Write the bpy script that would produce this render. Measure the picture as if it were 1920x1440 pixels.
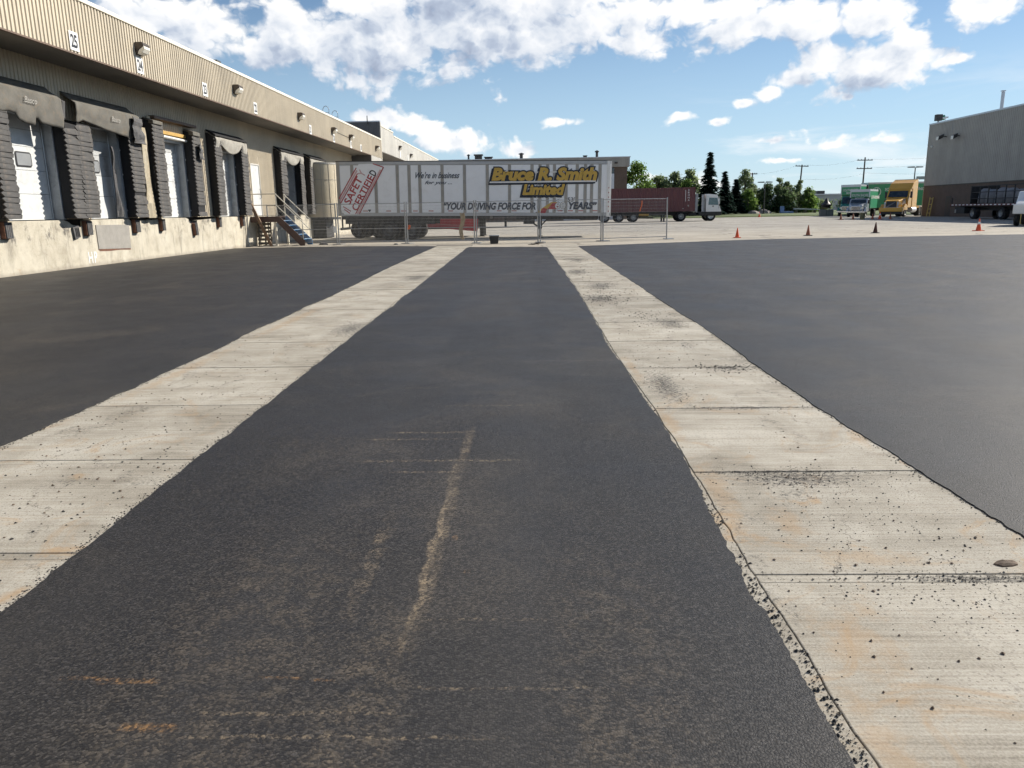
import bpy, math, random
from mathutils import Vector, Matrix
random.seed(7)
rad = math.radians
scene = bpy.context.scene
COL = scene.collection
for _o in list(bpy.data.objects): bpy.data.objects.remove(_o)

# ------------------------------------------------------------------ camera
EYE = 1.42
PITCH, YAW, ROLL = rad(12.680), rad(-1.770), rad(1.0)
fw = Vector((math.sin(YAW)*math.cos(PITCH), math.cos(YAW)*math.cos(PITCH), -math.sin(PITCH)))
r0 = fw.cross(Vector((0, 0, 1))).normalized(); u0 = r0.cross(fw)
rt = r0*math.cos(ROLL) - u0*math.sin(ROLL); up = u0*math.cos(ROLL) + r0*math.sin(ROLL)
cam_d = bpy.data.cameras.new('camera'); cam = bpy.data.objects.new('camera', cam_d); COL.objects.link(cam)
m = Matrix.Identity(4)
for i in range(3):
    m[i][0] = rt[i]; m[i][1] = up[i]; m[i][2] = -fw[i]
m[2][3] = EYE
cam.matrix_world = m
cam_d.sensor_width = 36; cam_d.lens = 1442/1920*36; cam_d.clip_start = .05; cam_d.clip_end = 6000
scene.camera = cam

# ------------------------------------------------------------------ light
SUNV = Vector((1.35, .80, 1.0)).normalized()
SUN_EL = math.asin(SUNV.z); SUN_AZ = math.atan2(SUNV.x, SUNV.y)
sd = bpy.data.lights.new('sun', 'SUN'); so = bpy.data.objects.new('sun', sd); COL.objects.link(so)
sd.energy = 5.0; sd.angle = rad(.53); sd.color = (1, .93, .82)
so.rotation_euler = SUNV.to_track_quat('Z', 'Y').to_euler(); so.location = (40, 30, 40)
SKY_STRENGTH = .068
scene.view_settings.view_transform = 'Standard'; scene.view_settings.look = 'None'
scene.view_settings.exposure = 0.55; scene.view_settings.gamma = 1
scene.view_settings.use_curve_mapping = False

class NT:
    """small helper for node trees"""
    def __init__(s, tree): s.t = tree; s.n = tree.nodes; s.l = tree.links
    def new(s, typ, **kw):
        n = s.n.new(typ)
        for k, v in kw.items(): setattr(n, k, v)
        return n
    def put(s, sock, v):
        if isinstance(v, bpy.types.NodeSocket): s.l.new(v, sock)
        elif v is not None: sock.default_value = v
    def m(s, op, a, b=None, c=None, clamp=False):
        n = s.new('ShaderNodeMath', operation=op); n.use_clamp = clamp
        s.put(n.inputs[0], a); s.put(n.inputs[1], b)
        if c is not None: s.put(n.inputs[2], c)
        return n.outputs[0]
    def vm(s, op, a, b=None, out=0):
        n = s.new('ShaderNodeVectorMath', operation=op)
        s.put(n.inputs[0], a); s.put(n.inputs[1], b)
        return n.outputs[out]
    def xyz(s, x, y, z=0.0):
        n = s.new('ShaderNodeCombineXYZ'); s.put(n.inputs[0], x); s.put(n.inputs[1], y); s.put(n.inputs[2], z); return n.outputs[0]
    def sep(s, v):
        n = s.new('ShaderNodeSeparateXYZ'); s.put(n.inputs[0], v); return n.outputs
    dim = '3D'
    def noise(s, vec, scale, detail=4, rough=.55, dist=0.0, out=0):
        n = s.new('ShaderNodeTexNoise', noise_dimensions=s.dim); s.put(n.inputs['Vector'], vec)
        n.inputs['Scale'].default_value = scale; n.inputs['Detail'].default_value = detail
        n.inputs['Roughness'].default_value = rough; n.inputs['Distortion'].default_value = dist
        return n.outputs[out]
    def vor(s, vec, scale, feature='F1', out='Distance', rnd=1.0):
        n = s.new('ShaderNodeTexVoronoi', feature=feature, voronoi_dimensions=s.dim); s.put(n.inputs['Vector'], vec)
        n.inputs['Scale'].default_value = scale; n.inputs['Randomness'].default_value = rnd
        return n.outputs[out]
    def ramp(s, f, stops, interp='LINEAR'):
        n = s.new('ShaderNodeValToRGB'); n.color_ramp.interpolation = interp; s.put(n.inputs[0], f)
        e = n.color_ramp.elements
        while len(e) < len(stops): e.new(.5)
        for el, (p, c) in zip(e, stops):
            el.position = p
            el.color = (c, c, c, 1) if isinstance(c, (int, float)) else (*c, 1)
        return n.outputs[0]
    def sstep(s, v, a, b):
        n = s.new('ShaderNodeMapRange', interpolation_type='SMOOTHSTEP'); s.put(n.inputs[0], v)
        n.inputs[1].default_value = a; n.inputs[2].default_value = b
        return n.outputs[0]
    def mix(s, f, a, b, mode='MIX'):
        n = s.new('ShaderNodeMix', data_type='RGBA', blend_type=mode); n.clamp_factor = True
        s.put(n.inputs[0], f)
        for sock, v in ((n.inputs[6], a), (n.inputs[7], b)):
            if isinstance(v, tuple) and len(v) == 3: v = (*v, 1)
            s.put(sock, v)
        return n.outputs[2]
    def bump(s, h, strength=.3, dist=.01, prev=None):
        n = s.new('ShaderNodeBump'); s.put(n.inputs['Height'], h)
        n.inputs['Strength'].default_value = strength; n.inputs['Distance'].default_value = dist
        if prev is not None: s.put(n.inputs['Normal'], prev)
        return n.outputs[0]

# ------------------------------------------------------------------ sky with cumulus
world = bpy.data.worlds.new('World'); scene.world = world; world.use_nodes = True
w = NT(world.node_tree); w.n.clear(); w.dim = '2D'
sky = w.new('ShaderNodeTexSky', sky_type='NISHITA'); sky.sun_disc = False
sky.sun_elevation = SUN_EL; sky.sun_rotation = SUN_AZ; sky.altitude = 650
sky.air_density = 1.0; sky.dust_density = 0.1; sky.ozone_density = 3.0
hs = w.new('ShaderNodeHueSaturation'); hs.inputs['Saturation'].default_value = 1.05; w.l.new(sky.outputs[0], hs.inputs['Color'])
skyc = w.mix(1.0, hs.outputs[0], (SKY_STRENGTH,)*3, 'MULTIPLY')
tc = w.new('ShaderNodeTexCoord'); D = w.vm('NORMALIZE', tc.outputs['Generated'])
dx, dy, dz = w.sep(D)
AZ = w.m('ARCTAN2', dx, dy); EL = w.m('ARCSINE', dz)
P0 = w.xyz(AZ, EL, 0.0)
# cumulus banks seen over the yard: azimuth, elevation, half width, half height (radians), weight
BANKS = [(-0.451, 0.215, 0.0703, 0.028, 1), (-0.37, 0.207, 0.0949, 0.0453, 1.1), (-0.277, 0.197, 0.1149, 0.0501, 1.2), (-0.178, 0.194, 0.1346, 0.0547, 1.3), (-0.075, 0.208, 0.1234, 0.0623, 1.3), (-0.188, 0.239, 0.0776, 0.0409, 1.1), (-0.092, 0.259, 0.1448, 0.0553, 1.3), (0.002, 0.207, 0.0946, 0.0485, 1.2), (0.092, 0.219, 0.1004, 0.0516, 1.2), (0.054, 0.245, 0.1157, 0.0415, 1.2), (0.13, 0.194, 0.0496, 0.026, 1), (0.209, 0.223, 0.0888, 0.0255, 1), (0.264, 0.203, 0.0793, 0.0297, 1.05), (0.321, 0.206, 0.0696, 0.0356, 1.1), (0.388, 0.195, 0.0596, 0.0345, 1.1), (0.397, 0.148, 0.0592, 0.0363, 1.2), (0.347, 0.163, 0.0372, 0.0256, 1), (0.493, 0.2, 0.058, 0.0201, 1.2), (-0.254, 0.169, 0.048, 0.0202, 0.7), (-0.167, 0.162, 0.064, 0.0206, 0.7), (-0.169, 0.109, 0.047, 0.0165, 0.9), (-0.102, 0.087, 0.0478, 0.0235, 0.95), (-0.131, 0.101, 0.036, 0.0124, 0.8), (-0.016, 0.072, 0.0262, 0.0125, 0.9), (0.034, 0.106, 0.0319, 0.0076, 0.9), (0.181, 0.108, 0.025, 0.0095, 0.9), (0.223, 0.099, 0.0116, 0.0054, 0.8), (0.304, 0.143, 0.0296, 0.0111, 0.9), (0.284, 0.13, 0.0144, 0.0085, 0.85), (0.253, 0.119, 0.012, 0.0046, 0.8), (0.287, 0.076, 0.0235, 0.0059, 0.85), (0.367, 0.119, 0.0073, 0.0044, 0.8), (0.398, 0.072, 0.0655, 0.0088, 0.55), (0.353, 0.068, 0.0248, 0.0064, 0.6), (0.308, 0.053, 0.0387, 0.0039, 0.6), (0.217, 0.028, 0.041, 0.0094, 0.6), (0.166, 0.039, 0.042, 0.0068, 0.5), (0.469, 0.15, 0.0131, 0.0048, 0.6)]
def banks(p):
    acc = None
    for (a, e, ra, re, wt) in BANKS:
        n_ = w.new('ShaderNodeVectorMath', operation='MULTIPLY_ADD'); w.l.new(p, n_.inputs[0])
        n_.inputs[1].default_value = (1/ra, 1/re, 0); n_.inputs[2].default_value = (-a/ra, -e/re, 0)
        d_ = w.m('MULTIPLY_ADD', w.vm('LENGTH', n_.outputs[0], out=1), -wt, wt)
        acc = d_ if acc is None else w.m('SMOOTH_MAX', acc, d_, .12)
    # the same kind of broken cumulus goes on all round and overhead
    sx, sy, sz = w.sep(p)
    n0 = w.noise(w.vm('MULTIPLY', p, (1.6, 3.0, 1)), 1.0, 2)
    away = w.m('MAXIMUM', w.sstep(w.m('ABSOLUTE', sx), .66, .95), w.sstep(sy, .30, .45))
    gen = w.m('MULTIPLY', w.m('SUBTRACT', n0, .58), 6.0)
    gen = w.m('SUBTRACT', gen, w.m('MULTIPLY', w.m('SUBTRACT', 1.0, away), 6.0))
    acc = w.m('MAXIMUM', acc, w.m('MINIMUM', gen, 1.0)); return w.m('MAXIMUM', acc, -1.5)
acc = banks(P0); acc1 = banks(w.vm('ADD', P0, (.018, .030, 0)))
def billow(p):
    """cauliflower relief of the clouds"""
    pn = w.vm('MULTIPLY', p, (1.0, 1.3, 1))
    f1 = w.noise(pn, 8.0, 8, .60, .4)
    v = w.new('ShaderNodeTexVoronoi', feature='F1', voronoi_dimensions='2D'); w.l.new(w.vm('ADD', pn, w.vm('MULTIPLY', w.noise(pn, 24, 3, .6, out=1), (.035, .035, 0))), v.inputs['Vector'])
    v.inputs['Scale'].default_value = 17; v.inputs['Detail'].default_value = 2.5; v.inputs['Roughness'].default_value = .55; v.inputs['Lacunarity'].default_value = 2.3
    return w.m('ADD', w.m('MULTIPLY', w.m('SUBTRACT', f1, .5), 2.2), w.m('MULTIPLY', w.m('SUBTRACT', .42, v.outputs['Distance']), 1.1))
b0 = billow(P0); b1 = billow(w.vm('ADD', P0, (.012, .014, 0)))
d0 = w.m('ADD', w.m('ADD', w.m('MULTIPLY', acc, w.m('ADD', 1.0, w.m('MULTIPLY', w.m('GREATER_THAN', acc, 0.0), .3))), b0), .34)
alpha = w.sstep(d0, -.05, .62)
thick = w.sstep(d0, .35, 1.5)
lit = w.m('ADD', .68, w.m('MULTIPLY', w.m('SUBTRACT', b0, b1), .50))
lit = w.m('ADD', lit, w.m('MINIMUM', w.m('MAXIMUM', w.m('MULTIPLY', w.m('SUBTRACT', acc, acc1), .55), -.34), .25))
lit = w.m('SUBTRACT', lit, w.m('MULTIPLY', thick, .36))
lit = w.m('ADD', lit, w.m('MULTIPLY', w.sstep(AZ, -.12, .25), .07), clamp=True)
cc = w.ramp(lit, [(.0, (.25, .29, .38)), (.28, (.35, .40, .49)), (.50, (.52, .555, .61)), (.75, (.66, .67, .69)), (1, (.755, .75, .735))])
# thin veil towards the horizon on the sunny side
veil = w.m('MULTIPLY', w.sstep(w.noise(w.vm('MULTIPLY', P0, (3, 16, 1)), 1.6, 6, .6, .4), .46, .72), w.m('MULTIPLY', w.sstep(AZ, .02, .35), w.m('SUBTRACT', 1.0, w.sstep(EL, .06, .17))))
haze_f = w.m('MULTIPLY', w.m('SUBTRACT', 1.0, w.sstep(EL, .0, .30)), .66)
base = w.mix(haze_f, skyc, (.385, .53, .66))
base = w.mix(w.m('MULTIPLY', veil, .6), base, (.68, .70, .715))
col = w.mix(w.m('MULTIPLY', alpha, .97), base, cc)
bg = w.new('ShaderNodeBackground'); w.l.new(col, bg.inputs[0]); bg.inputs[1].default_value = 1.0
wo = w.new('ShaderNodeOutputWorld'); w.l.new(bg.outputs[0], wo.inputs[0])

world.cycles.sampling_method = 'NONE' if hasattr(world, 'cycles') else None
cy = scene.cycles
cy.use_adaptive_sampling = True; cy.adaptive_threshold = .02; cy.adaptive_min_samples = 8
cy.max_bounces = 5; cy.diffuse_bounces = 3; cy.glossy_bounces = 2; cy.transmission_bounces = 2; cy.transparent_max_bounces = 4
cy.caustics_reflective = False; cy.caustics_refractive = False

# ------------------------------------------------------------------ mesh helpers
class MB:
    def __init__(s): s.v = []; s.f = []
    def add(s, vs, fs):
        o = len(s.v); s.v += [tuple(p) for p in vs]; s.f += [tuple(i+o for i in f) for f in fs]; return s
    def box(s, x0, x1, y0, y1, z0, z1):
        return s.add([(x0,y0,z0),(x1,y0,z0),(x1,y1,z0),(x0,y1,z0),(x0,y0,z1),(x1,y0,z1),(x1,y1,z1),(x0,y1,z1)],
                     [(0,3,2,1),(4,5,6,7),(0,1,5,4),(1,2,6,5),(2,3,7,6),(3,0,4,7)])
    def hexa(s, p):   # eight corners: bottom ring, then top ring
        return s.add(p, [(0,3,2,1),(4,5,6,7),(0,1,5,4),(1,2,6,5),(2,3,7,6),(3,0,4,7)])
    def prism(s, poly, axis, a, b):
        """polygon (2D) extruded along axis from a to b; other axes in xyz order"""
        n = len(poly)
        def mk(p, t):
            q = list(p); q.insert('xyz'.index(axis), t); return tuple(q)
        vs = [mk(p, a) for p in poly] + [mk(p, b) for p in poly]
        fs = [tuple(range(n))[::-1], tuple(range(n, 2*n))] + [(i, (i+1) % n, (i+1) % n+n, i+n) for i in range(n)]
        return s.add(vs, fs)
    def tube(s, p0, p1, r0, r1=None, n=10, cap=True):
        p0 = Vector(p0); p1 = Vector(p1); r1 = r0 if r1 is None else r1
        d = (p1-p0).normalized(); a = d.orthogonal().normalized(); b = d.cross(a)
        vs = []
        for p, r in ((p0, r0), (p1, r1)):
            for i in range(n):
                t = 2*math.pi*i/n; vs.append(p + (a*math.cos(t)+b*math.sin(t))*r)
        fs = [(i, (i+1) % n, (i+1) % n+n, i+n) for i in range(n)]
        if cap: fs += [tuple(range(n))[::-1], tuple(range(n, 2*n))]
        return s.add(vs, fs)
    def path(s, pts, r, n=8):
        for a, b in zip(pts, pts[1:]): s.tube(a, b, r, r, n)
        return s
    def lathe(s, prof, c=(0,0,0), axis='z', n=24):
        """profile [(radius, height)]"""
        vs = []; k = len(prof)
        for i in range(n):
            t = 2*math.pi*i/n
            for r, h in prof:
                if axis == 'z': p = (r*math.cos(t), r*math.sin(t), h)
                elif axis == 'x': p = (h, r*math.cos(t), r*math.sin(t))
                else: p = (r*math.sin(t), h, r*math.cos(t))
                vs.append((p[0]+c[0], p[1]+c[1], p[2]+c[2]))
        fs = []
        for i in range(n):
            j = (i+1) % n
            for q in range(k-1): fs.append((i*k+q, j*k+q, j*k+q+1, i*k+q+1))
        return s.add(vs, fs)
    def grid(s, fn, nu, nv):
        vs = [fn(i/nu, j/nv) for j in range(nv+1) for i in range(nu+1)]
        fs = [(j*(nu+1)+i, j*(nu+1)+i+1, (j+1)*(nu+1)+i+1, (j+1)*(nu+1)+i) for j in range(nv) for i in range(nu)]
        return s.add(vs, fs)
    def mesh(s, name, smooth=False, fix=True):
        me = bpy.data.meshes.new(name); me.from_pydata(s.v, [], s.f)
        if fix:
            import bmesh
            bm = bmesh.new(); bm.from_mesh(me); bmesh.ops.recalc_face_normals(bm, faces=bm.faces); bm.to_mesh(me); bm.free()
        if smooth:
            me.shade_smooth(); me.set_sharp_from_angle(angle=rad(38))
        me.update(); return me
    def build(s, name, mat, parent=None, smooth=False, bevel=0, loc=None, rot=None, fix=True, kind=None, solid=0):
        o = bpy.data.objects.new(name, s.mesh(name, smooth, fix)); COL.objects.link(o)
        if mat: o.data.materials.append(mat)
        if parent: o.parent = parent
        if loc: o.location = loc
        if rot: o.rotation_euler = rot
        if solid:
            sm = o.modifiers.new('thickness', 'SOLIDIFY'); sm.thickness = solid; sm.offset = 0
        if bevel:
            b = o.modifiers.new('bevel', 'BEVEL'); b.width = bevel; b.segments = 2; b.limit_method = 'ANGLE'; b.angle_limit = rad(35)
        if kind: o['kind'] = kind
        return o

def tag(o, label, cat, group=None):
    o['label'] = label; o['category'] = cat
    if group: o['group'] = group
    return o
def thing(name, label, cat, loc=(0,0,0), rotz=0, group=None):
    o = bpy.data.objects.new(name, None); COL.objects.link(o); o.empty_display_size = .2
    o.location = loc; o.rotation_euler = (0, 0, rotz); return tag(o, label, cat, group)
def struct(o): o['kind'] = 'structure'; return o
def share(name, me, parent, loc=(0,0,0), rot=(0,0,0), scale=None):
    o = bpy.data.objects.new(name, me); COL.objects.link(o); o.parent = parent; o.location = loc; o.rotation_euler = rot
    if scale: o.scale = scale
    return o
def copy_tree(o, parent=None):
    c = o.copy(); COL.objects.link(c)
    if parent: c.parent = parent
    for ch in [x for x in o.children]: copy_tree(ch, c)
    return c
def lerp(tab, y):
    if y <= tab[0][0]: return tab[0][1]
    for (a, b), (c, d) in zip(tab, tab[1:]):
        if y <= c: return b+(d-b)*(y-a)/(c-a)
    return tab[-1][1]
def text_mesh(body, size=1.0, shear=0.0, offset=0.0, extrude=.002, spacing=1.0, align='LEFT', res=3):
    cu = bpy.data.curves.new('lettering', 'FONT'); cu.body = body; cu.size = size; cu.shear = shear
    cu.offset = offset; cu.extrude = extrude; cu.space_character = spacing; cu.align_x = align; cu.resolution_u = res
    o = bpy.data.objects.new('lettering', cu); COL.objects.link(o)
    dg = bpy.context.evaluated_depsgraph_get(); me = bpy.data.meshes.new_from_object(o.evaluated_get(dg))
    bpy.data.objects.remove(o); bpy.data.curves.remove(cu); return me
def fit_text(name, body, x0, x1, z0, z1, mat, parent, y, shear=0, offset=0, spacing=1.0, grow=0.0):
    """lettering on an XZ plane facing -Y, stretched into a box"""
    me = text_mesh(body, 1.0, shear, offset, .001, spacing)
    xs = [v.co.x for v in me.vertices]; ys = [v.co.y for v in me.vertices]
    ref = text_mesh(body, 1.0, shear, 0, .001, spacing)
    rx = [v.co.x for v in ref.vertices]; ry = [v.co.y for v in ref.vertices]; bpy.data.meshes.remove(ref)
    sx = (x1-x0)/(max(rx)-min(rx)); sz = (z1-z0)/(max(ry)-min(ry))
    for v in me.vertices:
        x, yy, zz = v.co
        v.co = (x0+(x-min(rx))*sx, y - zz, z0+(yy-min(ry))*sz)
    o = bpy.data.objects.new(name, me); COL.objects.link(o); me.materials.clear(); me.materials.append(mat); o.parent = parent
    return o

# ------------------------------------------------------------------ materials
def material(name):
    mt = bpy.data.materials.new(name); mt.use_nodes = True; t = NT(mt.node_tree); t.n.clear()
    b = t.new('ShaderNodeBsdfPrincipled'); o = t.new('ShaderNodeOutputMaterial'); t.l.new(b.outputs[0], o.inputs[0])
    return mt, t, b
def plain(name, col, rough=.55, metal=0.0, var=.18, scale=3.0, bump=0.0, bscale=60.0, spec=.5, dirt=None, dirt_amt=.35, coat=0):
    """painted / bare surface: base colour with broad patchiness, fine grain and optional grime"""
    mt, t, b = material(name)
    co = t.new('ShaderNodeTexCoord').outputs['Object']
    n1 = t.noise(co, scale, 5, .6); n2 = t.noise(co, scale*14, 3, .6)
    f = t.m('ADD', t.m('MULTIPLY', n1, .7), t.m('MULTIPLY', n2, .3))
    lo = tuple(c*(1-var) for c in col); hi = tuple(min(1, c*(1+var)) for c in col)
    c = t.ramp(f, [(.28, lo), (.72, hi)])
    if dirt:
        g = t.sstep(t.noise(co, scale*1.7, 7, .7, .6), .48, .78)
        c = t.mix(t.m('MULTIPLY', g, dirt_amt), c, dirt)
    t.l.new(c, b.inputs['Base Color'])
    t.put(b.inputs['Roughness'], t.m('ADD', rough-.08, t.m('MULTIPLY', n1, .16)))
    b.inputs['Metallic'].default_value = metal; b.inputs['Specular IOR Level'].default_value = spec
    if coat: b.inputs['Coat Weight'].default_value = coat; b.inputs['Coat Roughness'].default_value = .08
    if bump: t.l.new(t.bump(t.noise(co, bscale, 4, .6), bump, .01), b.inputs['Normal'])
    return mt
def glass(name, col=(.02, .03, .04), rough=.06):
    mt, t, b = material(name)
    co = t.new('ShaderNodeTexCoord').outputs['Object']
    t.l.new(t.mix(t.sstep(t.noise(co, 4, 5), .4, .8), col, tuple(c+.04 for c in col)), b.inputs['Base Color'])
    b.inputs['Roughness'].default_value = rough; b.inputs['Specular IOR Level'].default_value = .8
    return mt

# fresh asphalt
def asphalt_mat():
    mt, t, b = material('fresh_asphalt'); t.dim = '2D'
    pos = t.new('ShaderNodeNewGeometry').outputs['Position']
    x, y, z = t.sep(pos)
    wob = t.noise(pos, 3.0, 5, .6)
    big = t.noise(pos, .35, 3, .6)
    v = t.new('ShaderNodeTexVoronoi', feature='F1', voronoi_dimensions='2D'); t.l.new(t.vm('ADD', pos, t.vm('MULTIPLY', t.noise(pos, 40, 2, .5, out=1), (.012, .012, 0))), v.inputs['Vector'])
    v.inputs['Scale'].default_value = 125; stone = v.outputs['Distance']
    fr = t.new('ShaderNodeSeparateColor'); t.l.new(v.outputs['Color'], fr.inputs[0]); rnd_ = fr.outputs[0]
    mid = t.noise(pos, 60, 3, .7)
    grain = t.m('ADD', t.m('MULTIPLY', rnd_, .80), t.m('MULTIPLY', mid, .20))
    c = t.ramp(grain, [(.15, (.0075, .0069, .0069)), (.45, (.0165, .0152, .0151)), (.68, (.0265, .0246, .0243)), (.82, (.040, .0376, .0368)), (.96, (.074, .069, .066))])
    c = t.mix(t.sstep(stone, .42, .75), c, (.004, .004, .0045))
    c = t.mix(t.m('MULTIPLY', t.sstep(big, .35, .7), .25), c, (.030, .0295, .031))
    # roller seams: long faint bands
    band = t.noise(t.xyz(t.m('MULTIPLY', x, 1.4), t.m('MULTIPLY', y, .05)), 1.0, 3, .5)
    c = t.mix(t.m('MULTIPLY', t.sstep(band, .42, .72), .25), c, (.040, .0392, .040))
    # dried mud tracked along the lane, wearing off in patches
    def band_mask(cx, hw, y0, y1, soft):
        wx = t.m('ADD', x, t.m('MULTIPLY', t.m('SUBTRACT', wob, .5), .10))
        m1 = t.m('SUBTRACT', 1.0, t.sstep(t.m('ABSOLUTE', t.m('SUBTRACT', wx, cx)), hw*.35, hw))
        m2 = t.m('MULTIPLY', t.sstep(y, y0-soft, y0+soft), t.m('SUBTRACT', 1.0, t.sstep(y, y1-soft, y1+soft)))
        return t.m('MULTIPLY', m1, m2)
    patch = t.m('MULTIPLY', t.sstep(t.noise(pos, 9, 6, .78), .40, .64), t.m('ADD', .35, t.m('MULTIPLY', t.sstep(rnd_, .15, .8), .65)))
    s1 = t.m('MULTIPLY', band_mask(-.43, .046, 2.30, 4.85, .15), t.m('ADD', .07, t.m('MULTIPLY', patch, .42)))
    s1b = t.m('MULTIPLY', band_mask(-.448, .024, 2.35, 3.7, .35), .85)
    s2 = t.m('MULTIPLY', band_mask(-1.0, .42, 1.2, 3.1, .5), t.m('MULTIPLY', patch, .17))
    s3 = t.m('MULTIPLY', band_mask(-.52, .16, .8, 2.5, .3), t.m('MULTIPLY', patch, .26))
    s4 = t.m('MAXIMUM', t.m('MULTIPLY', band_mask(.25, .30, 1.3, 2.9, .5), t.m('MULTIPLY', patch, .16)), t.m('MULTIPLY', band_mask(-.68, .05, 2.5, 3.3, .3), t.m('MULTIPLY', patch, .5)))
    wy = t.m('ADD', y, t.m('MULTIPLY', t.m('SUBTRACT', t.noise(pos, 6, 3), .5), .03))
    frag = t.m('MULTIPLY', t.sstep(t.noise(pos, 34, 5, .75), .40, .62), t.m('ADD', .25, t.m('MULTIPLY', t.sstep(grain, .35, .7), .75)))
    def cross(cx, hw, cy, hh):
        m1 = t.m('SUBTRACT', 1.0, t.sstep(t.m('ABSOLUTE', t.m('SUBTRACT', x, cx)), hw*.6, hw))
        m2 = t.m('SUBTRACT', 1.0, t.sstep(t.m('ABSOLUTE', t.m('SUBTRACT', wy, cy)), hh*.3, hh))
        return t.m('MULTIPLY', t.m('MULTIPLY', m1, m2), frag)
    cr = None
    for (cx, hw, cy, hh, wt) in [(-.55, .55, 4.22, .026, 1.0), (-.60, .24, 4.02, .022, .95), (-.68, .34, 4.80, .026, .85), (-.78, .34, 4.65, .020, .8), (-.35, .45, 5.5, .020, .7), (-.7, .40, 1.93, .013, .8), (-.55, .55, 1.83, .013, .75), (-.1, .35, 2.05, .011, .75), (.3, .6, 7.2, .03, .5), (-.2, .3, 2.45, .012, .5), (-.9, .3, 6.1, .02, .5)]:
        k = t.m('MULTIPLY', cross(cx, hw, cy, hh), wt*.72); cr = k if cr is None else t.m('MAXIMUM', cr, k)
    mud = t.m('MAXIMUM', t.m('MAXIMUM', t.m('MAXIMUM', s1, s2), t.m('MAXIMUM', s3, s4)), cr)
    mud = t.m('MAXIMUM', mud, t.m('MULTIPLY', s1b, t.m('ADD', .35, patch)))
    c = t.mix(t.m('MULTIPLY', mud, t.m('ADD', .30, t.m('MULTIPLY', grain, 1.1))), c, (.24, .185, .12))
    # orange clay smears
    orr = None
    for (cx, hw, cy, hh) in [(-1.27, .07, 2.085, .014), (-1.10, .06, 1.865, .016), (-1.42, .05, 2.10, .010), (-.80, .05, 2.10, .007), (-.66, .025, 2.09, .006), (-.36, .010, 3.15, .02), (-.28, .010, 2.82, .012)]:
        k = t.m('MULTIPLY', cross(cx, hw*1.6, cy, hh*1.6), .9); orr = k if orr is None else t.m('MAXIMUM', orr, k)
    c = t.mix(t.m('MULTIPLY', orr, .62), c, (.34, .18, .06))
    # faint dust film caught on the stones, heaviest in the near part of the lane
    lane = t.m('MULTIPLY', t.m('SUBTRACT', 1.0, t.sstep(y, 2.0, 9.0)), t.m('SUBTRACT', 1.0, t.sstep(t.m('ABSOLUTE', t.m('ADD', x, .5)), .8, 1.6)))
    film = t.m('MULTIPLY', t.sstep(t.noise(pos, .8, 6, .65, .5), .46, .75), .18)
    film = t.m('MULTIPLY', t.m('ADD', film, t.m('MULTIPLY', lane, .07)), t.m('ADD', .25, t.m('MULTIPLY', t.sstep(rnd_, .2, .9), .75)))
    c = t.mix(film, c, (.20, .165, .12))
    t.l.new(c, b.inputs['Base Color'])
    t.put(b.inputs['Roughness'], t.m('ADD', .46, t.m('MULTIPLY', t.noise(pos, 1.2, 4, .6), .26)))
    b.inputs['Specular IOR Level'].default_value = .42
    h = t.m('ADD', t.m('MULTIPLY', rnd_, .5), t.m('MULTIPLY', t.m('SUBTRACT', 1.0, stone), .6))
    n = t.bump(h, .30, .005)
    t.l.new(n, b.inputs['Normal']); return mt
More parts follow.
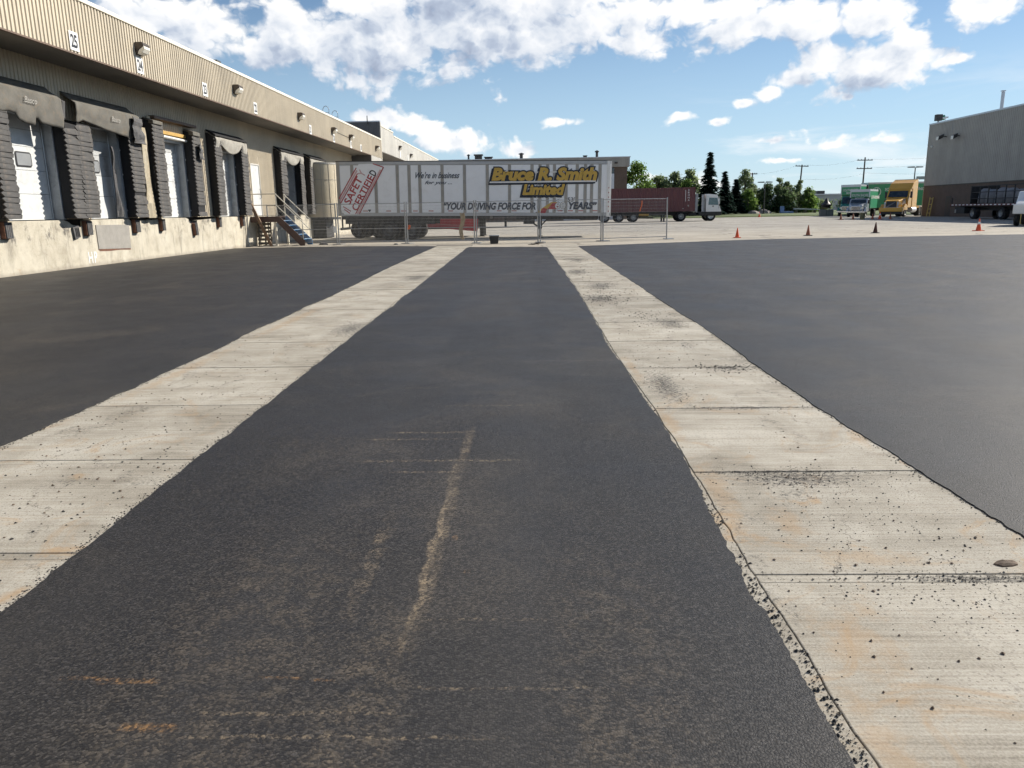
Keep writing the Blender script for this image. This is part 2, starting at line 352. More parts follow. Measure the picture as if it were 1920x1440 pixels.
def slab_mat():
    mt, t, b = material('broomed_concrete'); t.dim = '2D'
    pos = t.new('ShaderNodeNewGeometry').outputs['Position']; x, y, z = t.sep(pos)
    info = t.new('ShaderNodeObjectInfo').outputs['Random']
    off = t.xyz(0.0, t.m('MULTIPLY', info, 3.0), 0.0)
    p2 = t.vm('ADD', pos, off)
    sx, sy, sz = t.sep(p2)
    broom = t.noise(t.xyz(t.m('MULTIPLY', sx, 1.1), t.m('MULTIPLY', sy, 70.0)), 1.0, 4, .6)
    streak = t.noise(t.xyz(t.m('MULTIPLY', sx, .9), t.m('MULTIPLY', sy, 9.0)), 1.0, 5, .65)
    blotch = t.noise(pos, 1.6, 6, .65, .3); fine = t.noise(pos, 120, 3, .6)
    f = t.m('ADD', t.m('ADD', t.m('MULTIPLY', broom, .20), t.m('MULTIPLY', streak, .18)), t.m('ADD', t.m('MULTIPLY', blotch, .40), t.m('MULTIPLY', fine, .22)))
    c = t.ramp(f, [(.36, (.190, .170, .138)), (.46, (.315, .290, .244)), (.55, (.412, .387, .335)), (.67, (.500, .477, .425))])
    tone = t.mix(1.0, c, t.ramp(info, [(0, (.80, .79, .77)), (.5, (.97, .96, .94)), (1, (1.08, 1.07, 1.05))]), 'MULTIPLY'); c = tone
    # rust / clay stains
    rustn = t.sstep(t.noise(pos, 2.3, 6, .7, .8), .54, .74)
    near = t.m('SUBTRACT', 1.0, t.sstep(y, 3.0, 7.0))
    c = t.mix(t.m('MULTIPLY', rustn, t.m('ADD', .16, t.m('MULTIPLY', near, .50))), c, (.36, .225, .105))
    rs = None
    for (cx, cy_, rx, ry) in [(.92,3.75,.10,.55),(1.14,3.28,.10,.22),(1.30,2.95,.30,.10),(1.05,2.30,.14,.26),(1.16,2.52,.07,.12),(.90,5.0,.07,.6),(.88,6.8,.06,.7),(.93,1.75,.08,.4),(-2.6,2.9,.5,.12),(-3.28,7.0,.10,1.6),(-3.3,10.5,.12,2.0)]:
        q = t.new('ShaderNodeVectorMath', operation='MULTIPLY_ADD'); t.l.new(pos, q.inputs[0]); q.inputs[1].default_value = (1/rx, 1/ry, 0); q.inputs[2].default_value = (-cx/rx, -cy_/ry, 0)
        k = t.m('SUBTRACT', 1.0, t.vm('LENGTH', q.outputs[0], out=1)); rs = k if rs is None else t.m('MAXIMUM', rs, k)
    rsm = t.sstep(t.m('ADD', rs, t.m('MULTIPLY', t.m('SUBTRACT', t.noise(pos, 9, 7, .75), .5), 2.6)), -.05, .9)
    c = t.mix(t.m('MULTIPLY', rsm, .36), c, (.36, .225, .105))
    # tar and tyre scuff
    tar = t.m('MULTIPLY', t.sstep(t.noise(t.xyz(t.m('MULTIPLY', x, 2.2), t.m('MULTIPLY', y, 1.0)), 1.3, 6, .7, .4), .56, .72), t.sstep(t.noise(pos, 42, 4, .7), .46, .60))
    c = t.mix(t.m('MULTIPLY', tar, .75), c, (.06, .058, .055))
    sm = None
    for (cx, cy_, rx, ry) in [(1.38,3.90,.38,.16),(1.72,2.76,.40,.05),(1.72,6.80,.20,.14),(1.05,6.1,.16,.7),(1.5,5.39,.45,.04),(1.35,4.0,.5,.03),(1.05,12.5,.35,.7),(1.25,14.6,.35,.9),(1.0,18,.3,1.0),(1.2,22.5,.4,1.2),(1.7,9.6,.25,.6),(-2.3,9.5,.3,.8),(-2.6,17,.4,1.2)]:
        q = t.new('ShaderNodeVectorMath', operation='MULTIPLY_ADD'); t.l.new(pos, q.inputs[0]); q.inputs[1].default_value = (1/rx, 1/ry, 0); q.inputs[2].default_value = (-cx/rx, -cy_/ry, 0)
        k = t.m('SUBTRACT', 1.0, t.vm('LENGTH', q.outputs[0], out=1)); sm = k if sm is None else t.m('MAXIMUM', sm, k)
    smn = t.noise(t.xyz(t.m('MULTIPLY', x, 26.0), t.m('MULTIPLY', y, 60.0)), 1.0, 5, .75)
    smm = t.m('MULTIPLY', t.sstep(t.m('ADD', t.m('MULTIPLY', sm, .20), smn), .57, .66), t.sstep(sm, -.4, .35))
    c = t.mix(t.m('MULTIPLY', smm, .8), c, (.045, .043, .041))
    ck = t.vor(t.vm('ADD', t.vm('MULTIPLY', pos, (.55, .40, 0)), t.vm('MULTIPLY', t.noise(pos, 2.5, 5, .65, out=1), (.22, .22, 0))), 1.0, 'DISTANCE_TO_EDGE')
    c = t.mix(t.m('MULTIPLY', t.m('SUBTRACT', 1.0, t.sstep(ck, .0008, .0035)), t.m('MULTIPLY', t.sstep(blotch, .45, .6), .7)), c, (.10, .09, .075))
    pit = t.m('LESS_THAN', t.vor(pos, 38), .16)
    c = t.mix(t.m('MULTIPLY', pit, t.m('MULTIPLY', t.sstep(blotch, .4, .6), .45)), c, (.14, .12, .10))
    t.l.new(c, b.inputs['Base Color']); b.inputs['Roughness'].default_value = .82; b.inputs['Specular IOR Level'].default_value = .3
    n = t.bump(broom, .25, .005); n = t.bump(fine, .2, .004, n); t.l.new(n, b.inputs['Normal']); return mt
def yard_mat():
    mt, t, b = material('old_yard_pavement'); t.dim = '2D'
    pos = t.new('ShaderNodeNewGeometry').outputs['Position']; x, y, z = t.sep(pos)
    st = t.noise(t.xyz(t.m('MULTIPLY', x, .10), t.m('MULTIPLY', y, .34)), 1.0, 6, .62, .5)
    bl = t.noise(pos, .55, 7, .66, .4); fi = t.noise(pos, 22, 5, .65)
    f = t.m('ADD', t.m('ADD', t.m('MULTIPLY', st, .45), t.m('MULTIPLY', bl, .35)), t.m('MULTIPLY', fi, .20))
    c = t.ramp(f, [(.33, (.185, .172, .150)), (.47, (.285, .268, .238)), (.58, (.365, .342, .302)), (.72, (.45, .42, .37))])
    tan = t.sstep(y, 43, 33)
    tn = t.new('ShaderNodeMapRange', interpolation_type='SMOOTHSTEP'); t.put(tn.inputs[0], y); tn.inputs[1].default_value = 60; tn.inputs[2].default_value = 33
    c = t.mix(t.m('MULTIPLY', tn.outputs[0], .5), c, (.44, .385, .30))
    crack = t.m('SUBTRACT', 1.0, t.sstep(t.vor(t.vm('ADD', t.vm('MULTIPLY', pos, (.16, .30, 0)), t.vm('MULTIPLY', t.noise(pos, .6, 4, .6, out=1), (.35, .35, 0))), 1.0, 'DISTANCE_TO_EDGE'), .004, .022))
    c = t.mix(t.m('MULTIPLY', crack, .7), c, (.09, .085, .075))
    oil = t.sstep(t.noise(pos, .45, 5, .6, 1.0), .62, .78); c = t.mix(t.m('MULTIPLY', oil, .45), c, (.14, .13, .115))
    t.l.new(c, b.inputs['Base Color']); b.inputs['Roughness'].default_value = .85; b.inputs['Specular IOR Level'].default_value = .3
    t.l.new(t.bump(fi, .4, .02), b.inputs['Normal']); return mt
def dock_concrete_mat():
    mt, t, b = material('dock_concrete')
    pos = t.new('ShaderNodeNewGeometry').outputs['Position']; x, y, z = t.sep(pos)
    drip = t.noise(t.xyz(t.m('MULTIPLY', y, 3.2), t.m('MULTIPLY', z, .55)), 1.0, 6, .65, .3)
    bl = t.noise(pos, 1.8, 6, .66, .3); fi = t.noise(pos, 40, 4, .6)
    c = t.ramp(t.m('ADD', t.m('MULTIPLY', bl, .7), t.m('MULTIPLY', fi, .3)), [(.32, (.34, .305, .24)), (.50, (.50, .46, .375)), (.70, (.60, .565, .475))])
    c = t.mix(t.m('MULTIPLY', t.sstep(drip, .50, .72), .66), c, (.20, .18, .15))
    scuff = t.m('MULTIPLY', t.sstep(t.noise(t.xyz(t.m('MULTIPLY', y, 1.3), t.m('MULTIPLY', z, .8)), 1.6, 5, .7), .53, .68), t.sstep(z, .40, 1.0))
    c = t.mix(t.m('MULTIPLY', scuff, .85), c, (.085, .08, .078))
    rust = t.m('MULTIPLY', t.sstep(t.noise(pos, 2.7, 6, .7, .6), .60, .75), .5); c = t.mix(rust, c, (.34, .20, .10))
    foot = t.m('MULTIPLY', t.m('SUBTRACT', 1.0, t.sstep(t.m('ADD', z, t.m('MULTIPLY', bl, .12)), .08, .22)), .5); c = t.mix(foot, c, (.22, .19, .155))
    pit = t.m('LESS_THAN', t.vor(pos, 12), .09); c = t.mix(t.m('MULTIPLY', pit, .6), c, (.16, .13, .10))
    t.l.new(c, b.inputs['Base Color']); b.inputs['Roughness'].default_value = .85; b.inputs['Specular IOR Level'].default_value = .25
    t.l.new(t.bump(t.m('ADD', bl, t.m('MULTIPLY', fi, .4)), .35, .03), b.inputs['Normal']); return mt
def clad_mat(name, col, streak=.25):
    mt, t, b = material(name)
    pos = t.new('ShaderNodeNewGeometry').outputs['Position']; x, y, z = t.sep(pos)
    h = t.m('ADD', x, y)
    st = t.noise(t.xyz(t.m('MULTIPLY', h, 5.0), t.m('MULTIPLY', z, .5)), 1.0, 5, .6)
    sheet = t.new('ShaderNodeTexWhiteNoise', noise_dimensions='1D'); t.put(sheet.inputs['W'], t.m('FLOOR', t.m('DIVIDE', h, .915)))
    bl = t.noise(pos, .7, 5, .6)
    f = t.m('ADD', t.m('MULTIPLY', st, streak*1.2), t.m('ADD', t.m('MULTIPLY', bl, .5), t.m('MULTIPLY', sheet.outputs[0], .12)))
    c = t.ramp(f, [(.2, tuple(k*.74 for k in col)), (.65, tuple(min(1, k*1.12) for k in col))])
    dent = t.sstep(t.noise(pos, 2.2, 6, .7, .5), .60, .80); c = t.mix(t.m('MULTIPLY', dent, .3), c, tuple(k*.45 for k in col))
    t.l.new(c, b.inputs['Base Color']); b.inputs['Roughness'].default_value = .5; b.inputs['Metallic'].default_value = 0.0
    t.l.new(t.bump(t.noise(pos, 1.6, 3), .15, .05), b.inputs['Normal']); return mt
def leaf_mat(name, dark, light):
    mt, t, b = material(name)
    pos = t.new('ShaderNodeNewGeometry').outputs['Position']
    isl = t.new('ShaderNodeNewGeometry').outputs['Random Per Island']
    f = t.m('ADD', t.m('MULTIPLY', isl, .55), t.m('MULTIPLY', t.noise(pos, .6, 4, .6), .45))
    c = t.ramp(f, [(.2, dark), (.8, light)]); t.l.new(c, b.inputs['Base Color'])
    b.inputs['Roughness'].default_value = .6; b.inputs['Specular IOR Level'].default_value = .25
    tr = t.new('ShaderNodeBsdfTranslucent'); t.l.new(c, tr.inputs[0])
    mx = t.new('ShaderNodeMixShader'); mx.inputs[0].default_value = .64
    t.l.new(b.outputs[0], mx.inputs[1]); t.l.new(tr.outputs[0], mx.inputs[2])
    out = [n for n in t.n if n.type == 'OUTPUT_MATERIAL'][0]; t.l.new(mx.outputs[0], out.inputs[0]); return mt

M = {}
M['asphalt'] = asphalt_mat(); M['slab'] = slab_mat(); M['yard'] = yard_mat(); M['dock'] = dock_concrete_mat()
M['tan'] = clad_mat('tan_cladding', (.55, .482, .37)); M['grey_clad'] = clad_mat('grey_cladding', (.37, .345, .305)); M['dark_clad'] = clad_mat('dark_cladding', (.085, .085, .09))
M['pale_clad'] = clad_mat('pale_cladding', (.60, .58, .53))
M['brown_brick'] = plain('brown_block', (.125, .090, .070), .85, var=.25, scale=1.5, bump=.4, bscale=18)
M['cap'] = plain('roof_cap', (.74, .70, .60), .5, var=.1)
M['soffit'] = plain('soffit', (.19, .18, .165), .8, var=.2, scale=.8)
M['rubber'] = plain('weathered_rubber', (.075, .075, .078), .82, var=.4, scale=5, bump=.5, bscale=45, dirt=(.20, .17, .14), dirt_amt=.55)
M['flap'] = plain('worn_flap', (.066, .064, .063), .8, var=.42, scale=4.5, bump=.4, bscale=50, dirt=(.23, .18, .13), dirt_amt=.5)
M['foam'] = plain('black_foam', (.018, .018, .02), .9, var=.3, scale=6, bump=.4, bscale=20)
M['curtain'] = plain('dusty_curtain', (.125, .119, .105), .88, var=.35, scale=3.0, bump=.4, bscale=14, dirt=(.22, .16, .10), dirt_amt=.6)
M['curtain_pale'] = plain('pale_curtain', (.33, .315, .28), .88, var=.3, scale=4, bump=.3, bscale=14, dirt=(.15, .13, .11), dirt_amt=.6)
M['door'] = plain('white_door', (.60, .615, .615), .45, var=.10, scale=2.2, dirt=(.33, .33, .33), dirt_amt=.55)
M['door_grey'] = plain('grimy_door', (.44, .45, .45), .55, var=.25, scale=2.4, dirt=(.16, .15, .15), dirt_amt=.7)
M['jamb'] = plain('grey_jamb', (.36, .38, .40), .5, var=.25, scale=3, dirt=(.13, .13, .13), dirt_amt=.6)
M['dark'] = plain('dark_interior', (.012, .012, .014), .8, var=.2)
M['glass'] = glass('dark_glass'); M['glass_teal'] = glass('teal_glass', (.05, .12, .14)); M['door_glass'] = plain('hazy_pane', (.26, .27, .28), .3, var=.15)
M['white'] = plain('white_paint', (.78, .78, .76), .45, var=.06, scale=3, dirt=(.5, .48, .45), dirt_amt=.25)
M['ink'] = plain('black_ink', (.018, .02, .028), .5, var=.15); M['white_ink'] = plain('white_ink', (.72, .72, .70), .6, var=.12, scale=12)
M['faded_ink'] = plain('faded_print', (.34, .33, .31), .85, var=.35, scale=14)
M['steel'] = plain('galvanised', (.36, .37, .38), .42, metal=.75, var=.2, scale=6)
M['wire'] = plain('fence_wire', (.40, .41, .42), .5, metal=.4, var=.15)
M['rail_paint'] = plain('pale_handrail', (.66, .62, .52), .5, var=.15, scale=5, dirt=(.30, .20, .12), dirt_amt=.5)
M['brown_steel'] = plain('brown_steel', (.085, .050, .042), .55, var=.25, scale=4, dirt=(.16, .09, .05), dirt_amt=.4)
M['blue_steel'] = plain('blue_tread', (.035, .13, .29), .5, var=.25, scale=5, dirt=(.16, .18, .20), dirt_amt=.4)
M['nosing'] = plain('worn_nosing', (.52, .60, .62), .5, var=.2)
M['wood'] = plain('weathered_wood', (.21, .135, .085), .8, var=.3, scale=6, bump=.3, bscale=30)
M['old_wood'] = plain('grey_wood', (.20, .175, .14), .85, var=.35, scale=8, bump=.4, bscale=30)
M['panel'] = plain('trailer_panel', (.83, .85, .87), .38, var=.05, scale=1.2, dirt=(.50, .48, .44), dirt_amt=.22)
M['post'] = plain('trailer_post', (.36, .345, .315), .5, metal=.25, var=.18, scale=3)
M['rail'] = plain('trailer_rail', (.42, .43, .44), .45, metal=.3, var=.12, scale=2)
M['cream'] = plain('cream_side', (.56, .49, .36), .5, var=.08, scale=1.0, dirt=(.33, .28, .20), dirt_amt=.25)
M['chassis'] = plain('dark_chassis', (.020, .020, .022), .6, var=.3, scale=4, dirt=(.08, .07, .06), dirt_amt=.5)
M['tyre'] = plain('tyre_rubber', (.016, .016, .017), .85, var=.3, scale=6, dirt=(.05, .045, .04), dirt_amt=.35)
M['dark_rim'] = plain('shaded_grimy_rim', (.10, .10, .10), .6, metal=.3, var=.3, scale=6, dirt=(.05, .045, .04), dirt_amt=.5)  # rim colour darkened for the shade under the trailers, grime on top
M['rim'] = plain('steel_rim', (.42, .42, .41), .4, metal=.5, var=.25, scale=6, dirt=(.10, .09, .08), dirt_amt=.5)
M['gold'] = plain('gold_vinyl', (.56, .36, .065), .45, var=.12, scale=2); M['navy'] = plain('navy_vinyl', (.012, .020, .038), .45, var=.15)
M['red_ink'] = plain('red_vinyl', (.40, .055, .06), .5, var=.25, scale=5); M['pink_ink'] = plain('faded_pink_vinyl', (.58, .40, .40), .5, var=.2, scale=5)
M['script_ink'] = plain('slate_vinyl', (.035, .05, .075), .5, var=.2)
M['skirt_red'] = plain('red_skirt', (.46, .045, .065), .45, var=.15, scale=2); M['skirt_light'] = plain('red_skirt_stripe', (.50, .14, .16), .45, var=.15)
M['marker'] = plain('marker_red', (.36, .05, .03), .4, var=.2)
M['container'] = plain('maroon_container', (.135, .050, .052), .55, var=.15, scale=1.2, dirt=(.09, .06, .05), dirt_amt=.4)
M['cab_white'] = plain('cab_white', (.72, .73, .72), .3, var=.06, scale=2, dirt=(.40, .38, .35), dirt_amt=.25, coat=.4)
M['green'] = plain('truck_green', (.025, .27, .125), .32, var=.1, scale=1.5, coat=.4); M['teal'] = plain('cab_teal', (.03, .20, .16), .3, var=.1, coat=.5)
M['silver'] = plain('silver_paint', (.36, .40, .46), .3, metal=.3, var=.08, coat=.5)
M['yellow'] = plain('yellow_paint', (.62, .33, .03), .35, var=.10, scale=1.5, coat=.4)
M['chrome'] = plain('chrome', (.62, .62, .62), .2, metal=.9, var=.1)
M['alu'] = plain('aluminium', (.55, .57, .60), .4, metal=.5, var=.1)
M['orange'] = plain('orange_cone', (.75, .10, .025), .5, var=.15, scale=6, dirt=(.25, .07, .04), dirt_amt=.35)
M['old_orange'] = plain('faded_cone', (.30, .10, .055), .7, var=.25, scale=8, dirt=(.14, .08, .05), dirt_amt=.6)
M['dark_cone'] = plain('shaded_cone', (.075, .030, .024), .8, var=.3, scale=8)  # the cone's unlit front face is put into this dark base colour
M['olive'] = plain('olive_bin', (.17, .16, .085), .7, var=.2); M['reflect'] = plain('reflective_band', (.75, .75, .74), .35, var=.08)
M['bollard'] = plain('bollard_yellow', (.52, .40, .12), .6, var=.2, scale=4, dirt=(.25, .2, .12), dirt_amt=.5)
M['tarp'] = plain('bulk_bag', (.20, .205, .22), .7, var=.25, scale=3, bump=.4, bscale=12)
M['bed_red'] = plain('bed_rail_red', (.11, .018, .018), .5, var=.2)
M['pole'] = plain('pole_timber', (.115, .10, .09), .85, var=.25); M['dark_metal'] = plain('dark_bronze', (.05, .048, .045), .5, var=.2)
M['lamp_lens'] = plain('lamp_lens', (.80, .77, .68), .25, var=.06)
M['lamp_body'] = plain('lamp_housing', (.060, .045, .035), .5, var=.2)
M['bark'] = plain('bark', (.09, .07, .055), .9, var=.35, bump=.5, bscale=12); M['spruce'] = leaf_mat('spruce_needles', (.014, .032, .028), (.045, .080, .062))
M['leaf'] = leaf_mat('broad_leaves', (.075, .145, .040), (.25, .36, .09)); M['leaf_pale'] = leaf_mat('pale_leaves', (.12, .175, .085), (.31, .37, .19)); M['leaf_dark'] = leaf_mat('dark_leaves', (.050, .085, .040), (.15, .205, .09))
M['grass'] = plain('lawn', (.085, .115, .035), .9, var=.4, scale=.6, bump=.5, bscale=5)
M['rock'] = plain('boulder_stone', (.22, .20, .18), .85, var=.3, scale=2, bump=.5, bscale=6)
M['block'] = plain('cast_block', (.21, .205, .19), .85, var=.25, scale=2, bump=.4, bscale=10)
M['black_plastic'] = plain('black_plastic', (.022, .022, .025), .5, var=.25)
M['blue'] = plain('blue_sheet', (.16, .24, .42), .6, var=.2); M['pale_wall'] = plain('pale_wall', (.44, .45, .46), .7, var=.12, scale=.3)
M['flashing'] = plain('bent_flashing', (.47, .41, .30), .42, metal=.25, var=.2, scale=3, bump=.4, bscale=5)
M['brown_trim'] = plain('brown_trim', (.13, .085, .06), .6, var=.2); M['timber_yellow'] = plain('raw_timber', (.48, .30, .08), .7, var=.2)
M['joint'] = plain('dirty_joint', (.075, .068, .058), .9, var=.4, scale=9)
M['crumb'] = plain('asphalt_crumb', (.022, .021, .021), .8, var=.5, scale=40); M['pebble'] = plain('clay_pebble', (.12, .085, .06), .85, var=.5, scale=30)
M['cloth'] = plain('dark_clothing', (.02, .022, .028), .85, var=.2); M['skin'] = plain('skin', (.30, .17, .12), .6, var=.1)
M['ribbon'] = plain('orange_ribbon', (.70, .16, .06), .6, var=.15); M['tan_wrap'] = plain('tan_wrap', (.40, .32, .22), .8, var=.3, scale=8, bump=.4, bscale=20)
M['patch'] = plain('patch_concrete', (.29, .275, .25), .85, var=.18, scale=4, bump=.3, bscale=40, dirt=(.17, .15, .13), dirt_amt=.4)
M['rust'] = plain('rusty_steel', (.17, .075, .045), .8, var=.4, scale=9)

# ================================================================== ground
def sheet(name, pts, z, mat, depth=0.0):
    """polygon outline laid as a thin slab with real edges"""
    b = MB(); n = len(pts)
    if depth: b.prism(pts, 'z', z-depth, z)
    else: b.add([(x, y, z) for x, y in pts], [tuple(range(n))])
    return b.build(name, mat)
g = MB(); g.add([(-1800,-400,0),(1800,-400,0),(1800,4000,0),(-1800,4000,0)], [(0,1,2,3)])
struct(g.build('ground', M['yard']))

LL = [(-20,-3.30),(1,-3.37),(4.55,-3.38),(5.66,-3.39),(7.16,-3.4),(9.9,-3.51),(14.2,-3.58),(21.4,-3.85),(33,-4.1),(36,-4.15)]
LR = [(-20,-1.75),(0,-1.92),(2.5,-1.96),(3.46,-1.99),(5.49,-2.04),(8.26,-2.12),(13.24,-2.23),(29.1,-2.61),(33,-2.72),(36,-2.8)]
RL = [(-20,.95),(0,.88),(1.74,.87),(2.75,.85),(4,.86),(5.1,.86),(7.74,.80),(14.4,.78),(28.1,.56),(33,.50),(36,.47)]
RR = [(-20,2.35),(0,2.2),(3.16,2.11),(3.96,2.05),(5.34,2.01),(6.86,2.0),(8.24,2.03),(12.94,1.97),(29.7,1.77),(33,1.70),(36,1.66)]
FAR = [(-13.2,34.1),(-9.5,34.4),(-6.3,33.9),(-4.1,33.0),(-2.62,31.7),(.19,30.75),(2,31.0),(5.5,32.7),(9.35,34.5),(14.1,35.0),(21.8,35.5),(60,36.6)]
def samples(y0, y1):
    ys = []; y = y0
    while y < y1:
        ys.append(y); y += .5 if y < 0 else (.018 if y < 6 else (.04 if y < 12 else .12))
    return ys
import mathutils
def nz(x, y, s, k): return mathutils.noise.noise((x*s, y*s, k))
def edge(tab, ys, amp, k):
    return [(lerp(tab, y) + amp*(1.5*nz(0, y, .8, k) + .8*nz(0, y, 3.6, k+3) + .45*nz(0, y, 15.0, k+7) + .25*nz(0, y, 50.0, k+9)), y) for y in ys]
def far_edge(x0, x1, k):
    out = []; x = x0
    while x < x1:
        out.append((x, lerp(FAR, x) + .18*nz(x, 0, .7, k) + .10*nz(x, 0, 3.1, k+2))); x += .12 if abs(x) < 12 else .4
    return out
AZ_TOP, SLAB_TOP = .0215, .016
yl = samples(-20, lerp(FAR, -4.0)-.1)
e = edge(LL, yl, .024, 1.0)
o = sheet('asphalt_apron', [(-13.195,-20)] + e + far_edge(-13.195, -4.05, 4)[::-1], AZ_TOP, M['asphalt'], .0195); struct(o)
yl = samples(-20, 31.0); yr = samples(-20, 30.6)
e1 = edge(LR, yl, .020, 11.0); e2 = edge([(y, x-.050 if y < 3 else x-.050+min(.035, (y-3)*.03)) for y, x in RL], yr, .030, 17.0)
o = sheet('asphalt_lane', e2 + far_edge(-2.6, .45, 8)[::-1] + e1[::-1], AZ_TOP, M['asphalt'], .0195); struct(o)
yl = samples(-20, lerp(FAR, 1.9)-.1)
e = edge(RR, yl, .024, 23.0)
o = sheet('asphalt_yard', [(60,-20)] + far_edge(1.8, 60, 9)[::-1] + e[::-1], AZ_TOP, M['asphalt'], .0195); struct(o)

# concrete runner strips: each slab and each narrow joint band a piece of its own
def crack(y): return lerp(RL, y)+.014*nz(0, y, 2.3, 77)+.006*nz(0, y, 11, 78)
def runner(name, lt, rt, joints, yend, k, band=False):
    base = MB(); ys = [-12, -4, 0, 3, 6, 10, 16, 24, yend]
    base.grid(lambda u, v: (lerp(lt, ys[int(round(v*8))])-.12 if u < .5 else lerp(rt, ys[int(round(v*8))])+.10, ys[int(round(v*8))], .004), 1, 8)
    root = struct(base.build(name, M['joint']))
    def piece(nm, a, b, zt):
        nn = 24 if b-a > .2 else 2
        yy = [a+(b-a)*i/nn for i in range(nn+1)]
        mb = MB()
        L = [(crack(y)+.002 if band else lerp(lt, y)-.09, y) for y in yy]; R = [(lerp(rt, y)+.09, y) for y in yy]
        mb.prism(L + R[::-1], 'z', .005, zt)
        return mb.build(nm, M['slab'], root, bevel=.004)
    for a, b in zip(joints, joints[1:]):
        z = SLAB_TOP + random.uniform(-.002, .002)
        piece('slab', a+.002, b-.070, z); piece('joint_band', b-.066, b-.003, z-.002)
    if band:
        yy = samples(-2, 33); mb = MB()
        L = [(lerp(RL, y)-.16, y) for y in yy]; R = [(crack(y)-.002, y) for y in yy]
        mb.prism(L + R[::-1], 'z', .004, SLAB_TOP-.003); mb.build('edge_band', M['slab'], root)
    return root
jr = [-3.2,-1.7,-.25,1.25,2.80,4.01,5.39,6.85,8.31]
while jr[-1] < 31.5: jr.append(jr[-1]+1.46+random.uniform(-.05, .05))
jl = [-3.0,-1.5,0,1.5,3.02,4.30,5.62,7.08,8.5]
while jl[-1] < 32.5: jl.append(jl[-1]+1.46+random.uniform(-.05, .05))
runner('concrete_strip', RL, RR, jr, 33.2, 1, True)
runner('concrete_strip', LL, LR, jl, 34.2, 5)

# crumbs of asphalt and pebbles strewn over the concrete
def crumbs(name, spots, mat, label, cat):
    b = MB()
    for (x, y, z, r) in spots:
        vs = []
        for d in ((1,0,0),(-1,0,0),(0,1,0),(0,-1,0),(0,0,.8),(0,0,-.5)):
            vs.append((x+d[0]*r*random.uniform(.6,1.3), y+d[1]*r*random.uniform(.6,1.3), z+r*.3+d[2]*r*random.uniform(.5,1.1)))
        b.add(vs, [(0,2,4),(2,1,4),(1,3,4),(3,0,4),(2,0,5),(1,2,5),(3,1,5),(0,3,5)])
    o = b.build(name, mat, fix=False); tag(o, label, cat); o['kind'] = 'stuff'; return o
sp = []
for i in range(3000):      # ravelled edge beside the right runner
    y = 1.2 + 9*random.random()**1.6
    x = lerp(RL, y) - .030 + random.gauss(0, .020) + .02*nz(0, y, 2.5, 5)
    if nz(x*2, y, 2.2, 3) < -.12 and random.random() < .75: continue
    sp.append((x, y, SLAB_TOP-.002, random.choice((.0015,.002,.002,.003,.003,.004,.007))*random.uniform(.7,1.2)))
def cluster(cx, cy, sx, sy, n, rmin=.0018, rmax=.0065, lo=RL, hi=RR):
    for i in range(n):
        x = random.gauss(cx, sx); y = random.gauss(cy, sy)
        if lerp(lo, y)+.01 < x < lerp(hi, y)-.01: sp.append((x, y, SLAB_TOP-.001, rmin+(rmax-rmin)*random.random()**3.5))
cluster(1.38, 3.92, .22, .10, 700, .0012, .006); cluster(1.35, 3.99, .35, .02, 300); cluster(1.7, 2.76, .30, .025, 420); cluster(1.55, 2.62, .30, .16, 330); cluster(1.55, 3.35, .35, .30, 520)
cluster(1.72, 6.78, .14, .10, 260, .003, .012); cluster(1.6, 6.85, .3, .02, 160); cluster(1.05, 6.2, .12, .5, 420); cluster(1.5, 5.38, .35, .03, 220); cluster(1.3, 8.6, .35, .8, 300, .003, .01)
cluster(1.1, 12.5, .25, .5, 420, .004, .014); cluster(1.3, 14.5, .25, .8, 300, .004, .014); cluster(1.5, 10.2, .2, .5, 200, .004, .013); cluster(1.0, 18, .2, .8, 240, .005, .016); cluster(1.2, 22, .25, 1.2, 160, .006, .018)
cluster(1.5, 2.2, .45, .5, 420, .0012, .004); cluster(1.4, 5.8, .5, 2.0, 500, .0015, .004)
cluster(-2.4, 5.9, .2, 1.6, 260, .0015, .007, LL, LR); cluster(-2.7, 4.3, .35, .9, 240, .0015, .009, LL, LR); cluster(-2.25, 3.5, .12, .6, 200, .0015, .010, LL, LR); cluster(-2.9, 7.5, .3, 1.5, 220, .002, .007, LL, LR); cluster(-3.0, 12, .35, 3, 200, .003, .009, LL, LR)
for tab, sgn in ((LR, -1), (RR, -1), (LL, 1)):
    for i in range(1300):
        y = 1.5+12*random.random()**1.4; x = lerp(tab, y)+sgn*abs(random.gauss(.004, .022)); sp.append((x, y, SLAB_TOP, random.uniform(.002, .006)))
crumbs('asphalt_crumbs', sp, M['crumb'], 'loose black asphalt crumbs scattered over the concrete strips', 'debris')
sp = []
def pebbles(cx, cy, sx, sy, n, lo, hi, r0, r1):
    for i in range(n):
        x = random.gauss(cx, sx); y = random.gauss(cy, sy)
        if lerp(lo, y)+.02 < x < lerp(hi, y)-.02: sp.append((x, y, SLAB_TOP, random.uniform(r0, r1)))
pebbles(-2.5, 3.6, .35, .9, 90, LL, LR, .003, .010); pebbles(-2.9, 6, .4, 2, 120, LL, LR, .004, .009); pebbles(1.4, 2.6, .4, .6, 60, RL, RR, .003, .008); pebbles(1.4, 6, .4, 2.5, 90, RL, RR, .003, .009)
crumbs('clay_pebbles', sp, M['pebble'], 'small brown clay pebbles dotting the concrete strips', 'debris')
lump = MB(); lump.lathe([(0,.018),(.03,.016),(.055,.008),(.06,0)], n=9)
lump.v = [(x*(1+.5*nz(x*30, y*30, 1, 3)), y*(1+.5*nz(x*30, y*30, 1, 8)), z*(1+.6*nz(x*60, y*60, 1, 5))) for x, y, z in lump.v]
lo_ = lump.build('clay_lump', M['pebble'], loc=(1.865, 2.88, SLAB_TOP-.001)); lo_.scale = (.9, .42, .8); lo_.rotation_euler = (0, 0, .15)
